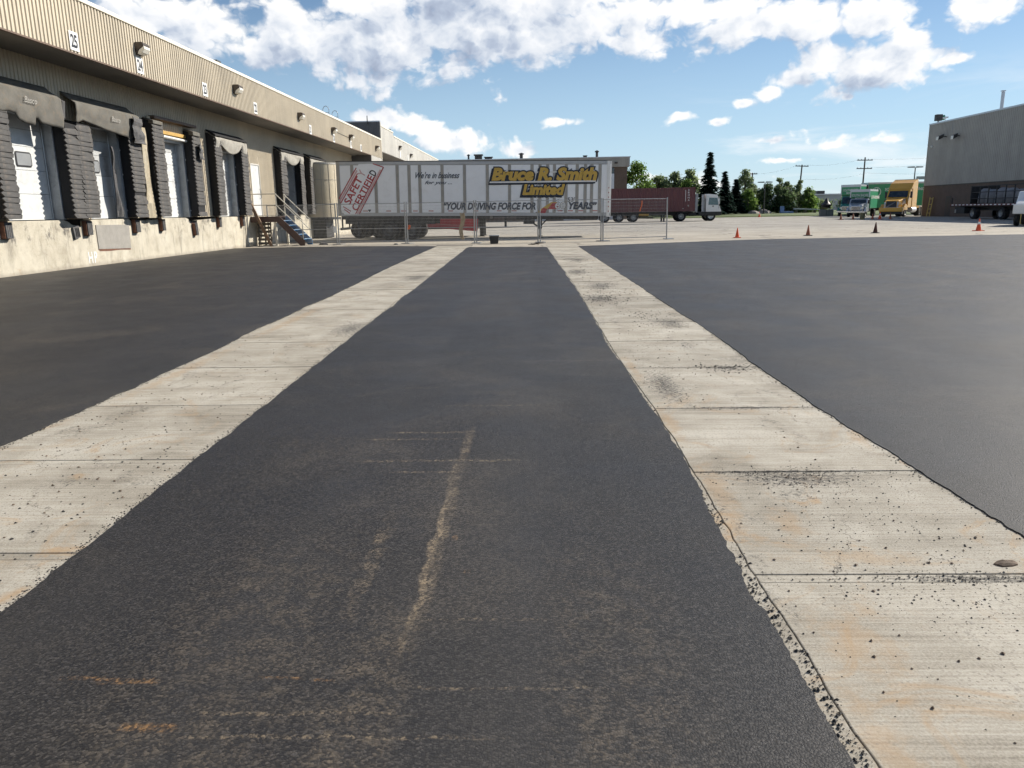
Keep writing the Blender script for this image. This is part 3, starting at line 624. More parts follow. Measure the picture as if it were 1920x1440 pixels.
tag(lo_, 'flat grey clay lump at the right edge of the right concrete strip', 'stone')

# lawn beyond the yard, slightly raised behind a kerb
lv = MB(); lv.prism([(112,0.0),(112.3,.16),(120,.38),(170,.5),(170,0)], 'x', 17, 62)
struct(lv.build('grass_verge', M['grass']))

# ================================================================== left warehouse
WX, FX, SOF, ROOF, DOCK, LINT = -13.2, -11.75, 5.60, 7.02, 1.38, 4.15
wh = thing('warehouse', 'long tan corrugated metal warehouse with concrete loading dock on the left', 'building', (WX, 20, 0))
WO = Vector((WX, 20, 0))
def wpart(mb, name, mat, parent=None, **kw):
    """world-coordinate builder for parts of the warehouse"""
    o = mb.build(name, mat, parent or wh, **kw)
    if parent is None: o.location = -WO
    return o
def ribs(mb, y0, y1, z0, z1, X, pitch=.152, depth=.028, flat=.42):
    """corrugated sheet facing +X running along Y"""
    prof = []; y = y0
    while y < y1-1e-6:
        a = flat*pitch; s = (pitch-2*a*.9)/2
        for dy_, d in ((0, depth), (a, depth), (a+s, 0), (pitch-s, 0)):
            if y+dy_ < y1: prof.append((y+dy_, X-depth+d))
        y += pitch
    prof.append((y1, X)); n = len(prof)
    vs = [(x, y, z0) for y, x in prof] + [(x, y, z1) for y, x in prof]
    mb.add(vs, [(i, i+1, n+i+1, n+i) for i in range(n-1)]); return mb
OPEN = [(19.5,21.95),(23.2,25.35),(27.75,30.1),(32.85,35.1),(41.4,43.85),(46.35,48.7),(51.0,53.4)]
MAN = (36.95, 38.1, 3.78)
# concrete dock wall with worn dips beside the levellers
top = [(-8,DOCK),(19.35,DOCK),(21.75,DOCK),(21.95,1.34),(22.15,1.24),(22.5,1.21),(22.86,1.19),(22.9,1.06),(23.08,1.09),(23.12,1.36),(23.3,DOCK),(25.3,DOCK),(25.42,1.34),(25.45,1.12),(25.62,1.12),(25.64,1.20),(26.2,1.33),(27.3,1.34),(27.55,1.30),(27.6,DOCK),(29.55,DOCK),(29.75,1.33),(29.95,1.20),(30.35,1.17),(30.5,1.27),(32.3,1.33),(32.6,1.32),(32.7,DOCK),(35.0,DOCK),(35.2,1.33),(35.8,1.34),(35.85,DOCK),(58.0,DOCK)]
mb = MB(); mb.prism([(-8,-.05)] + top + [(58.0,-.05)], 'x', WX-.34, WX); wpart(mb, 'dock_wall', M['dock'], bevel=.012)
mb = MB(); mb.box(WX-.7, WX-.36, -8, 58, .8, 1.41); wpart(mb, 'dark_backing', M['dark'])  # dark box stands in for the unlit interior behind the dips
mb = MB(); mb.prism([(23.32,.50),(25.22,.44),(25.25,1.20),(23.3,1.22)], 'x', WX, WX+.022); wpart(mb, 'concrete_patch', M['patch'], bevel=.006)
mb = MB(); mb.prism([(23.3,.50),(25.2,.44),(25.2,.40),(24.6,.43),(24.0,.42),(23.4,.44)], 'x', WX, WX+.010); wpart(mb, 'rust_line', M['rust'])
mb = MB(); mb.box(WX-.02, WX+.014, 35.86, 35.9, 0, 1.37); wpart(mb, 'corner_angle', M['jamb'])
# corrugated walls
mb = MB(); prev = -8.0
segs = sorted(OPEN + [(MAN[0], MAN[1])])
for a, b_ in segs:
    mb = MB(); ribs(mb, prev, a, DOCK+.02, LINT, WX-.01); wpart(mb, 'wall_cladding', M['tan'], fix=False); prev = b_
mb = MB(); ribs(mb, prev, 58.0, DOCK+.02, LINT, WX-.01); wpart(mb, 'wall_cladding', M['tan'], fix=False)
mb = MB(); ribs(mb, MAN[0], MAN[1], MAN[2], LINT, WX-.01); wpart(mb, 'door_head_cladding', M['tan'], fix=False)
mb = MB(); ribs(mb, -8, 58.0, LINT, SOF, WX-.01); wpart(mb, 'upper_wall_cladding', M['tan'], fix=False)
mb = MB(); ribs(mb, -8, 62.0, SOF-.02, ROOF-.07, FX); wpart(mb, 'fascia_cladding', M['tan'], fix=False)
mb = MB(); mb.box(FX-.08, FX+.012, -8, 58.0, SOF-.06, SOF-.02); wpart(mb, 'fascia_trim', M['brown_trim'])
mb = MB(); mb.box(WX-.2, FX-.085, -8, 58.0, SOF-.005, SOF+.05); wpart(mb, 'soffit', M['soffit'])
mb = MB(); mb.box(WX-22, FX-.05, -8, 62.0, ROOF-.25, ROOF-.10); wpart(mb, 'roof', M['jamb'])
mb = MB(); mb.box(FX-.25, FX+.03, -8, 62.0, ROOF-.09, ROOF+.02); wpart(mb, 'roof_cap', M['cap'], bevel=.008)
# flush bay, raised bay and the far wing
mb = MB(); ribs(mb, 58.06, 62.0, 0, SOF-.03, FX, .30, .03); wpart(mb, 'bay_cladding', M['pale_clad'], fix=False)
mb = MB(); mb.box(WX-.3, FX-.035, 58.0, 58.06, 0, SOF-.02); wpart(mb, 'bay_return', M['dark_clad'])
mb = MB(); ribs(mb, 62.0, 67.6, 6.12, 8.0, FX, .30, .03); wpart(mb, 'raised_cladding', M['pale_clad'], fix=False)
mb = MB()
for i in range(26):
    x1 = FX-.04-i*.30; mb.box(x1-.20, x1, 61.93, 61.98, ROOF-.02, 8.30); mb.box(x1-.30, x1-.20, 61.96, 61.98, ROOF-.02, 8.30)
wpart(mb, 'parapet_cladding', M['dark_clad'])
mb = MB(); mb.box(FX-8, FX+.02, 61.90, 62.02, 8.30, 8.38); wpart(mb, 'parapet_cap', M['alu'])
mb = MB(); mb.box(FX-8, FX-.04, 62.0, 67.6, 7.8, 7.95); wpart(mb, 'raised_roof', M['jamb'])
mb = MB(); mb.box(FX-.2, FX+.03, 62.03, 67.6, 8.0, 8.10); wpart(mb, 'raised_cap', M['cap'])
mb = MB(); mb.box(FX-.08, FX+.03, 61.98, 62.08, 0, 8.28); wpart(mb, 'corner_trim', M['cap'])
mb = MB(); mb.tube((FX-.95,61.85,8.1), (FX-.95,61.85,8.75), .035, n=8); wpart(mb, 'vent_pipe', M['dark_metal'])
mb = MB(); ribs(mb, 67.6, 99.0, 6.10, 7.70, FX, .30, .03); wpart(mb, 'wing_cladding', M['pale_clad'], fix=False)
mb = MB(); mb.box(FX-12, FX+.03, 67.6, 99.0, 7.70, 7.80); wpart(mb, 'wing_cap', M['cap'])
mb = MB(); mb.box(WX-.6, WX-.3, 62.0, 99.0, 0, 6.1); wpart(mb, 'wing_wall', M['grey_clad'])
mb = MB(); mb.box(WX-.3, FX-.04, 62.1, 99.0, 6.08, 6.14); wpart(mb, 'wing_soffit', M['soffit'])
mb = MB(); mb.path([(FX+.02,47.2,6.22),(FX+.02,51.2,6.16)], .012, 6); wpart(mb, 'conduit', M['dark_metal'])
mb = MB(); mb.box(WX-22, WX-21.8, -8, 99, 0, 6.9); mb.box(WX-21.8, FX-.06, -8.1, -8, 0, 6.9); wpart(mb, 'back_walls', M['tan'])
# overhead doors
ZS = [1.40, 2.08, 2.70, 3.31, 3.75, 4.16]
doormats = [['door']*5, ['door','door','door_grey','door_grey','door_grey'], ['door','door','door','door','door_grey'], ['door','door_grey','door_grey','door','door_grey'], None, None, None]
for i, (a, b_) in enumerate(OPEN):
    # jambs and reveal
    mb = MB(); mb.box(WX-.40, WX-.012, a-.02, a+.10, DOCK+.02, LINT); wpart(mb, 'door_jamb', M['jamb'])
    mb = MB(); mb.box(WX-.40, WX-.012, b_-.16, b_+.02, DOCK+.02, LINT); mb.box(WX-.40, WX-.34, b_-.24, b_-.16, DOCK+.02, LINT); wpart(mb, 'door_jamb', M['jamb'])
    mb = MB(); mb.box(WX-.40, WX-.012, a+.10, b_-.16, LINT-.06, LINT+.04); wpart(mb, 'door_lintel', M['jamb'])
    if doormats[i] is None:
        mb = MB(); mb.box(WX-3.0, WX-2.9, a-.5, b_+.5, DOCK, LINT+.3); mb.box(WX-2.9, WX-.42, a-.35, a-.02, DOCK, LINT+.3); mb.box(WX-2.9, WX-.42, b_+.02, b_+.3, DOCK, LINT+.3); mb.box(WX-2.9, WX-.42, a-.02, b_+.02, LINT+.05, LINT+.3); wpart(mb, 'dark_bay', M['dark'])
        mb = MB()
        for k in range(9): mb.box(WX-.46-.01*(k % 2), WX-.452-.01*(k % 2), a+.15+k*.25, a+.39+k*.25, DOCK, LINT)
        wpart(mb, 'strip_curtain', M['black_plastic'])
        continue
    mb = MB(); mb.box(WX-.37, WX-.33, a+.10, b_-.16, ZS[0], ZS[-1]); door = wpart(mb, 'overhead_door', M['dark'])
    for k in range(5):
        p = MB(); p.box(WX-.332, WX-.295, a+.102, b_-.162, ZS[k]+.004, ZS[k+1]-.004); p.build('door_section', M[doormats[i][k]], door, bevel=.006)
    if i < 3:
        wy = a+(1.0 if i == 0 else .62)
        f = MB(); c = [(wy+.03,2.78),(wy+.60,2.78),(wy+.66,2.84),(wy+.66,3.12),(wy+.60,3.17),(wy+.03,3.17),(wy,3.12),(wy,2.84)]
        f.prism(c, 'x', WX-.295, WX-.275); fr = f.build('window_frame', M['black_plastic'], door, bevel=.006)
        f = MB(); c = [(wy+.05,2.82),(wy+.58,2.82),(wy+.62,2.86),(wy+.62,3.10),(wy+.58,3.13),(wy+.05,3.13),(wy+.04,3.10),(wy+.04,2.86)]
        f.prism(c, 'x', WX-.275, WX-.270); f.build('window_pane', M['door_glass'], door)
    tr = MB(); tr.tube((WX-.28,b_-.20,ZS[0]), (WX-.28,b_-.20,LINT-.1), .022, n=6); tr.build('door_track', M['steel'], door)
    for zz in (1.62, 2.75, 3.5):
        t_ = MB(); t_.box(WX-.012, WX+.02, b_-.06, b_+.08, zz, zz+.05); wpart(t_, 'bracket', M['white'])
mb = MB(); mb.box(WX-.10, WX-.02, MAN[0]+.03, MAN[1]-.03, DOCK+.03, MAN[2]-.03); md = wpart(mb, 'personnel_door', M['door'], bevel=.006)
mb = MB(); mb.box(WX-.12, WX+.01, MAN[0]-.03, MAN[0]+.03, DOCK+.02, MAN[2]); mb.box(WX-.12, WX+.01, MAN[1]-.03, MAN[1]+.03, DOCK+.02, MAN[2]); mb.box(WX-.12, WX+.01, MAN[0]+.03, MAN[1]-.03, MAN[2]-.03, MAN[2]+.03); wpart(mb, 'door_frame', M['pale_clad'])
mb = MB(); mb.path([(WX+.0,37.92,2.2),(WX+.07,37.92,2.25),(WX+.07,37.92,2.6),(WX+.0,37.92,2.65)], .014, 6); mb.build('door_handle', M['steel'], md)
# header pieces at dock 23
mb = MB(); mb.box(WX, WX+.22, 27.45, 30.85, 4.74, 4.84); wpart(mb, 'header_trim', M['brown_trim'], bevel=.01)
mb = MB(); mb.box(WX-.02, WX+.10, 27.72, 30.25, 4.30, 4.42); wpart(mb, 'header_timber', M['timber_yellow'], bevel=.01)
mb = MB(); mb.tube((WX+.10,28.0,4.22), (WX+.10,30.1,4.20), .045, n=10); wpart(mb, 'lamp_tube', M['white'])
# bent flashing strips between docks 24 and 23
def crumple(y0, y1, z0, z1, x, k, amp=.07):
    b = MB(); b.grid(lambda u, v: (x + amp*(.6*math.sin(3.1*u+2*v)+.8*nz(u*2, v*4, 1, k)), y0+(y1-y0)*u+.10*nz(v*3, 0, 1, k+5)*(1-v)-.10*v*(1-v), z0+(z1-z0)*v), 5, 12); return b
wpart(crumple(26.25, 26.75, 1.40, 4.35, WX+.22, 2), 'bent_flashing', M['flashing'], solid=.01)
wpart(crumple(26.62, 26.92, 1.40, 4.10, WX+.16, 9, .06), 'bent_flashing', M['flashing'], solid=.01)
wpart(crumple(27.15, 27.40, 4.25, 4.80, WX+.10, 15, .03), 'bent_flashing', M['flashing'], solid=.01)
wpart(crumple(26.98, 27.22, 2.2, 3.75, WX+.20, 21, .09), 'torn_rubber', M['rubber'], solid=.02)
# painted letters on the wall
hp = text_mesh('HP', .42, 0, .008, .001, 1.25)
hpo = bpy.data.objects.new('painted_letters', hp); COL.objects.link(hpo); hp.materials.clear(); hp.materials.append(M['white_ink']); hpo.parent = wh
hpo.location = Vector((WX+.006, 22.70, .12)) - WO; hpo.rotation_euler = (rad(90), 0, rad(90)); hpo.scale = (.85, 1.1, 1)

# ------------------------------------------------------------------ dock seals
def flap_mesh(wd, h=.150):
    b = MB(); x0, x1 = .0, .036
    out = [(.0,-.012),(wd,-.012),(wd+.03,h*.5),(wd-.005,h),(.02,h),(-.11,h*.50)]
    vs = [(x1 if z < .02 else (.034 if z < h*.9 else .012), y, z) for y, z in out] + [(x0, y, z) for y, z in out]
    n = len(out)
    b.add(vs, [tuple(range(n)), tuple(range(n, 2*n))[::-1]] + [(i, i+n, (i+1) % n+n, (i+1) % n) for i in range(n)])
    me = b.mesh('flap'); me.materials.append(M['flap']); return me
def side_pad(parent, y0, y1, z1=4.72, depth=.35, seed=0, skip=()):
    y0 -= .07; y1 -= .07
    wd = y1-y0; p = MB()
    p.hexa([(0,y0,1.43),(depth-.04,y0,1.43),(depth-.04,y1,1.43),(0,y1,1.43),(0,y0,z1),(depth,y0,z1-.12),(depth,y1,z1-.12),(0,y1,z1)])
    pad = p.build('side_pad', M['foam'], parent, bevel=.01)
    me = flap_mesh(wd); z = 1.44; i = 0; rnd = random.Random(seed)
    while z < z1-.25:
        if i not in skip:
            f = share('flap', me, pad, (depth-.035+.03*(z-1.44)/3.2+rnd.uniform(-.006,.008), y0+rnd.uniform(-.010,.010), z),
                      (rnd.uniform(-.018,.018), rnd.uniform(-.03,.03), rnd.uniform(-.03,.03)), (1, rnd.uniform(.97,1.03), rnd.uniform(.96,1.06)))
        z += .134; i += 1
    return pad
def curtain(name, parent, y0, y1, ztop, zbot, depth=.37, mat='curtain', k=1, wallz=.28, nu=26):
    """cloth from the wall over the front edge and hanging down; zbot(u) gives the hem"""
    b = MB()
    def fn(u, v):
        y = y0+(y1-y0)*u
        if v < .25:
            s = v/.25; return (depth*s, y, ztop+wallz*(1-s)-.03*math.sin(s*3.14))
        s = (v-.25)/.75; zb = zbot(u)
        return (depth+.02+.035*nz(u*5, s*2, 1, k)+.03*math.sin(s*2.2)-.05*s*s, y+.02*nz(u*3, s*4, 1, k+4), ztop+(zb-ztop)*s)
    b.grid(fn, nu, 14); return b.build(name, M[mat], parent, smooth=True, solid=.018)
def piecewise(pts): return lambda u: lerp(pts, u)
def seal(label, y):
    s = thing('dock_seal', label, 'dock seal', (WX, 0, 0), 0, 'dock seals along the warehouse'); return s
def brand(parent, y, z, x):
    me = text_mesh('Basco', .22, .35, .0, .001); o = bpy.data.objects.new('faded_print', me); COL.objects.link(o); me.materials.clear(); me.materials.append(M['faded_ink'])
    o.parent = parent; o.location = (x, y, z); o.rotation_euler = (rad(90), 0, rad(90))
sA = seal('black padded dock seal below sign 25, torn grey head curtain', 0)
side_pad(sA, 19.0, 19.52, 4.60, seed=1); side_pad(sA, 21.90, 22.48, 4.10, seed=2)
cv = curtain('head_curtain', sA, 18.92, 21.74, 4.62, piecewise([(0,4.0),(.12,3.98),(.2,4.02),(.30,4.0),(.33,3.86),(.42,3.80),(.56,3.78),(.58,3.97),(.62,3.96),(.66,3.86),(.85,3.84),(1,3.82)]), k=1, nu=50)
brand(sA, 20.05, 4.30, .455)
mb = MB(); mb.hexa([(0,21.76,4.1),(.36,21.76,4.1),(.36,21.9,4.1),(0,21.9,4.1),(0,21.76,4.75),(.42,21.76,4.55),(.42,21.9,4.55),(0,21.9,4.75)]); mb.build('curtain_end', M['rubber'], sA, bevel=.01)
sB = seal('black padded dock seal below sign 24, grey curtain pulled down at one corner', 0)
side_pad(sB, 22.50, 23.14, 4.15, seed=3); side_pad(sB, 25.36, 26.05, 4.45, seed=4, skip=(5,))
curtain('head_curtain', sB, 22.40, 26.0, 4.62, piecewise([(0,4.05),(.1,4.16),(.22,4.10),(.5,3.98),(.8,3.90),(.9,3.93),(.93,4.25),(1,4.30)]), k=7, nu=40)
brand(sB, 24.15, 4.28, .455)
mb = crumple(25.35, 26.15, 3.75, 4.55, .46, 31, .10); mb.build('torn_corner', M['rubber'], sB, solid=.02)
mb = crumple(24.75, 25.05, 1.45, 3.6, -.05, 41, .12); mb.build('torn_liner', M['rubber'], sB, solid=.015)
sC = seal('black pleated dock seal below sign 23 with no head curtain', 0)
side_pad(sC, 27.02, 27.72, 4.70, seed=5); side_pad(sC, 30.12, 30.75, 4.60, seed=6, skip=(1,2))
mb = crumple(30.25, 30.7, 3.55, 4.1, .46, 51, .10); mb.build('torn_flap', M['rubber'], sC, solid=.02)
hood = MB(); hood.hexa([(0,27.02,4.55),(.42,26.89,4.5),(.42,27.59,4.5),(0,27.72,4.55),(0,27.02,4.74),(.42,26.89,4.62),(.42,27.59,4.62),(0,27.72,4.74)]); hood.build('pad_top', M['curtain'], sC, bevel=.02)
hood = MB(); hood.hexa([(0,30.12,4.45),(.42,29.99,4.4),(.42,30.62,4.4),(0,30.75,4.45),(0,30.12,4.68),(.42,29.99,4.54),(.42,30.62,4.54),(0,30.75,4.68)]); hood.build('pad_top', M['curtain'], sC, bevel=.02)
def scallop_seal(label, y0, y1, y2, y3, seed, right=True):
    s = seal(label, 0)
    side_pad(s, y0, y1, 4.72, seed=seed)
    if right: side_pad(s, y2, y3, 4.70, seed=seed+1)
    wdt = (y3-y0)
    curtain('head_curtain', s, y0-.08, y3-.18, 4.56, lambda u: 4.40-.42*max(0, math.sin(math.pi*min(1, max(0, (u-.16)/.68))))**.7 - (.35 if u < .12 or u > .88 else 0)*.9, mat='curtain_pale', k=seed, wallz=.24)
    t = MB(); t.hexa([(0,y0,4.80),(.42,y0-.13,4.58),(.42,y3-.13,4.58),(0,y3,4.80),(0,y0,4.86),(.43,y0-.13,4.64),(.43,y3-.13,4.64),(0,y3,4.86)]); t.build('head_pad', M['foam'], s, bevel=.01)
    return s
scallop_seal('black dock seal below sign 22 with sagging pale curtain, before the white door', 32.2, 32.83, 35.12, 35.78, 11)
scallop_seal('black dock seal with sagging pale curtain behind the blue steel stairs', 40.5, 41.38, 43.88, 44.5, 21)
scallop_seal('farthest black dock seal, half hidden by the cream rounded trailer nose', 45.75, 46.33, 48.72, 49.3, 31)

# dock bumpers
def bumper(y, z, label, tilt=0, w_=.26, h_=.40, mat='rubber'):
    t = thing('dock_bumper', label, 'bumper', (WX, y, z), 0, 'rubber bumpers on the dock wall')
    for k in range(4):
        b = MB(); b.box(.02, .15, -w_/2+k*w_/4+.004, -w_/2+(k+1)*w_/4-.004, -h_/2, h_/2); b.build('rubber_layer', M[mat], t, bevel=.008)
    b = MB(); b.box(0, .02, -w_/2-.03, w_/2+.03, -h_/2-.02, h_/2+.02); b.box(.02, .12, w_/2, w_/2+.02, -h_/2, h_/2); b.box(.02, .12, -w_/2-.02, -w_/2, -h_/2, h_/2); b.build('bracket', M['rust'], t)
    t.rotation_euler = (tilt, 0, 0)
bumper(19.2, 1.16, 'black rubber dock bumper under the left pad of dock 25')
bumper(22.78, 1.14, 'black rubber dock bumper just left of the grey concrete patch')
bumper(25.62, 1.14, 'rust framed dock bumper just right of the grey concrete patch')
bumper(27.45, 1.15, 'black rubber dock bumper below the left pad of dock 23', w_=.20)
bumper(30.12, .94, 'drooping black dock bumper hanging low below dock 23', .1, .2, .46)
bumper(32.5, 1.17, 'dock bumper below the left pad of the dock under sign 22', w_=.2)
bumper(35.15, 1.16, 'dock bumper below the right pad of the dock under sign 22', w_=.2)
pl = MB(); pl.prism([(-.17,.14),(.13,.20),(.17,-.14),(-.12,-.20)], 'x', 0, .05)
po = pl.build('rubber_plate', M['rubber'], loc=(WX+.012, 22.22, 1.03), bevel=.01); tag(po, 'loose diamond shaped rubber plate hanging on the dock wall', 'rubber plate')
for yy in (-.07, 0, .07):
    q = MB(); q.prism([(yy-.01,.12),(yy+.02,.12),(yy+.05,-.12),(yy+.02,-.12)], 'x', .05, .062); q.build('ridge', M['foam'], po)

# signs and wall lamps on the fascia
def sign(num, y, z=5.86, wd=.40, ht=.46, label=None):
    t = thing('dock_number_sign', label or f'white dock number sign reading {num} on the tan fascia', 'sign', (FX+.004, y, z), 0, 'dock number signs')
    b = MB(); b.box(0, .012, -wd/2, wd/2, -ht/2, ht/2); b.build('plate', M['white'], t, bevel=.002)
    me = text_mesh(str(num), .40, 0, .012, .001, .9, 'CENTER'); o = bpy.data.objects.new('digits', me); COL.objects.link(o); me.materials.clear(); me.materials.append(M['ink'])
    o.parent = t; o.location = (.0145, 0, -.145); o.rotation_euler = (rad(90), 0, rad(90)); o.scale = (.80, 1.08, 1)
for n_, y_, lab in ((25,20.88,'nearest white dock number sign, reading 25, above the torn curtain'),(24,24.27,'white dock number sign reading 24 right under the first wall lamp'),(23,28.95,'white dock number sign reading 23 between the first two lamps'),(22,34.1,'white dock number sign reading 22 just past the second lamp'),(21,42.35,'white dock number sign reading 21 just past the third lamp'),(20,47.25,'narrow looking white sign under the left of two lamps joined by conduit'),(19,51.6,'narrow looking white sign under the right of two lamps joined by conduit'),(18,54.6,'farthest white dock number sign, without a lamp above it')): sign(n_, y_, 5.86 if y_ < 40 else 5.80, label=lab)
def lamp(y, z, label, x=FX, s=1.0):
    t = thing('wall_lamp', label, 'lamp', (x+.004, y, z), 0, 'wall pack lamps on the fascia')
    b = MB(); b.prism([(0,-.17),(.05,-.17),(.10,-.05),(.26,.06),(.26,.13),(.20,.17),(0,.17)], 'y', -.20, .20); b.build('housing', M['lamp_body'], t, bevel=.015)
    b = MB(); b.prism([(.055,-.165),(.20,-.13),(.275,-.02),(.275,.055),(.255,.055),(.10,-.05)], 'y', -.185, .185); b.build('lens', M['lamp_lens'], t, bevel=.012)
    t.scale = (s, s, s)
lamp(24.3, 6.32, 'bronze wall lamp right above dock sign 24'); lamp(31.9, 6.28, 'bronze wall lamp between dock signs 23 and 22')
lamp(40.4, 6.24, 'bronze wall lamp just left of dock sign 21'); lamp(47.0, 6.20, 'bronze wall lamp at the left end of the conduit'); lamp(51.4, 6.20, 'bronze wall lamp at the right end of the conduit'); lamp(59.8, 6.18, 'bronze wall lamp on the flush bay past the last dock sign')
lamp(70.3, 7.0, 'wall lamp on the far wing nearest the raised bay'); lamp(76.5, 6.75, 'wall lamp low on the far wing, second from the raised bay'); lamp(84, 6.55, 'farthest wall lamp on the far wing')
def strip_sign(y, label):
    b = MB(); b.box(FX+.003, FX+.015, y-.22, y+.22, 6.2, 6.75); tag(b.build('wing_sign', M['white']), label, 'sign', 'small white plates on the far wing')
strip_sign(70.8, 'small white plate under the first lamp of the far wing'); strip_sign(75.0, 'small white plate between two lamps of the far wing')
# things on the roof
def vent(x, y, z, r, h, label, mat='alu', box=False):
    t = thing('roof_vent', label, 'vent', (x, y, z))
    b = MB()
    if box: b.box(-r, r, -r, r, 0, h*.8)
    else: b.tube((0,0,0), (0,0,h*.75), r*.6, n=14)
    b.build('stack', M[mat], t, smooth=not box)
    b = MB()
    if box: b.box(-r*1.25, r*1.25, -r*1.25, r*1.25, h*.8, h)
    else: b.lathe([(0,h),(r,h*.85),(r,h*.72),(0,h*.72)], n=16)
    b.build('cowl', M[mat], t)
vent(FX-.45, 31.2, ROOF-.12, .16, .34, 'dark square roof vent above the lamp near sign 23', 'dark_metal', True); vent(FX-.7, 38.5, ROOF-.12, .2, .42, 'white round roof vent above the lamp near sign 22', 'white')
rl = thing('roof_ladder', 'pair of steel grab hoops of a ladder rising over the roof edge', 'ladder', (FX-.5, 49, ROOF-.12))
for yy in (-1.2, .95):
    b = MB(); b.path([(-.18,yy,0),(-.18,yy,.6),(-.1,yy,.74),(0,yy,.78),(.1,yy,.74),(.18,yy,.6),(.18,yy,0)], .018, 7); b.build('hoop', M['steel'], rl)
    b = MB(); b.tube((-.18,yy,.4), (.18,yy,.4), .015, n=6); b.build('rung', M['steel'], rl)
vent(FX-.3, 67.3, 7.93, .14, .35, 'small dark vent on the raised bay corner', 'dark_metal', True); vent(FX-1.0, 86, 7.79, .2, .30, 'small vent on the roof of the far wing', 'dark_metal', True)

# ================================================================== stairs beside the dock
SY0, SY1 = 36.4, 37.6
st = thing('dock_stairs', 'brown steel dock stairs with blue treads and pale pipe handrails', 'stairs', (WX, SY0, 0))
def spart(mb, name, mat, parent=None, **kw):
    o = mb.build(name, M[mat], parent or st, **kw)
    if parent is None: o.location = (-WX, -SY0, 0)
    return o
PX = -11.95; PT = 1.36
b = MB(); b.box(WX+.01, PX, SY0, SY1+.6, PT-.04, PT); spart(b, 'platform', 'brown_steel')
b = MB(); b.box(WX+.01, PX, SY0-.06, SY0-.002, PT-.26, PT); spart(b, 'edge_beam', 'brown_steel')
b = MB(); b.box(WX+.01, PX, SY1+.602, SY1+.66, PT-.26, PT); spart(b, 'edge_beam', 'brown_steel')
BX = -10.72
for yy, mt in ((SY0-.06, 'brown_steel'), (SY1, 'blue_steel')):
    b = MB(); b.prism([(PX,PT),(PX+.12,PT),(BX,.24),(BX,0),(BX-.22,0),(PX-.02,PT-.26)], 'y', yy, yy+.05); spart(b, 'stringer', mt, bevel=.004)
for k in range(5):
    xx = PX+.06+k*.225; zz = PT-.19-k*.215
    b = MB(); b.box(xx, xx+.24, SY0-.008, SY1-.002, zz-.035, zz); tr = spart(b, 'tread', 'blue_steel')
    b = MB(); b.box(xx+.20, xx+.246, SY0-.006, SY1-.004, zz, zz+.008); b.build('nosing', M['nosing'], tr)
for yy in (SY0-.03, SY1+.02):
    b = MB()
    x0 = WX+.06 if yy < 37 else PX
    b.path([(x0,yy,PT+1.02),(PX,yy,PT+1.02),(BX-.06,yy,1.20)], .024, 8); spart(b, 'handrail', 'rail_paint', smooth=True)
    b = MB(); b.path([(x0,yy,PT+.52),(PX,yy,PT+.52),(BX-.06,yy,.70)], .020, 8); spart(b, 'mid_rail', 'rail_paint', smooth=True)
    b = MB(); b.tube((BX-.06,yy,.1), (BX-.06,yy,1.22), .024, n=8); spart(b, 'post', 'rail_paint', smooth=True)
    b = MB(); b.tube((PX,yy,PT-.1), (PX,yy,PT+1.03), .024, n=8); spart(b, 'post', 'rail_paint', smooth=True)
    if yy < 37:
        b = MB(); b.tube((x0,yy,PT), (x0,yy,PT+1.03), .024, n=8); spart(b, 'post', 'rail_paint', smooth=True)
for xx, yy in ((PX-.12, SY0), (PX-.12, SY1+.5)):
    b = MB(); b.box(xx-.05, xx+.05, yy, yy+.1, 0, PT-.04); spart(b, 'support_leg', 'rail_paint')
# leaning board and broken pallet under the platform
b = MB(); b.hexa([(-12.30,36.10,.0),(-12.16,36.10,.0),(-12.16,36.18,.0),(-12.30,36.18,.0),(-13.12,36.10,1.95),(-12.98,36.10,1.95),(-12.98,36.18,1.95),(-13.12,36.18,1.95)])
tag(b.build('leaning_board', M['wood'], bevel=.004), 'brown timber board leaning against the dock stairs', 'board')
pal = thing('broken_pallet', 'grey slatted pallet standing under the stair platform', 'pallet', (-13.12, 36.9, 0), 0)
for k in range(6):
    b = MB(); b.box(.0, .66, -.015, .015, .06+k*.18, .17+k*.18); b.build('slat', M['old_wood'], pal, bevel=.003)
for xx in (.02, .32, .60):
    b = MB(); b.box(xx, xx+.05, .015, .10, .0, 1.12); b.build('stringer', M['old_wood'], pal)
pal.rotation_euler = (-.06, 0, 0)

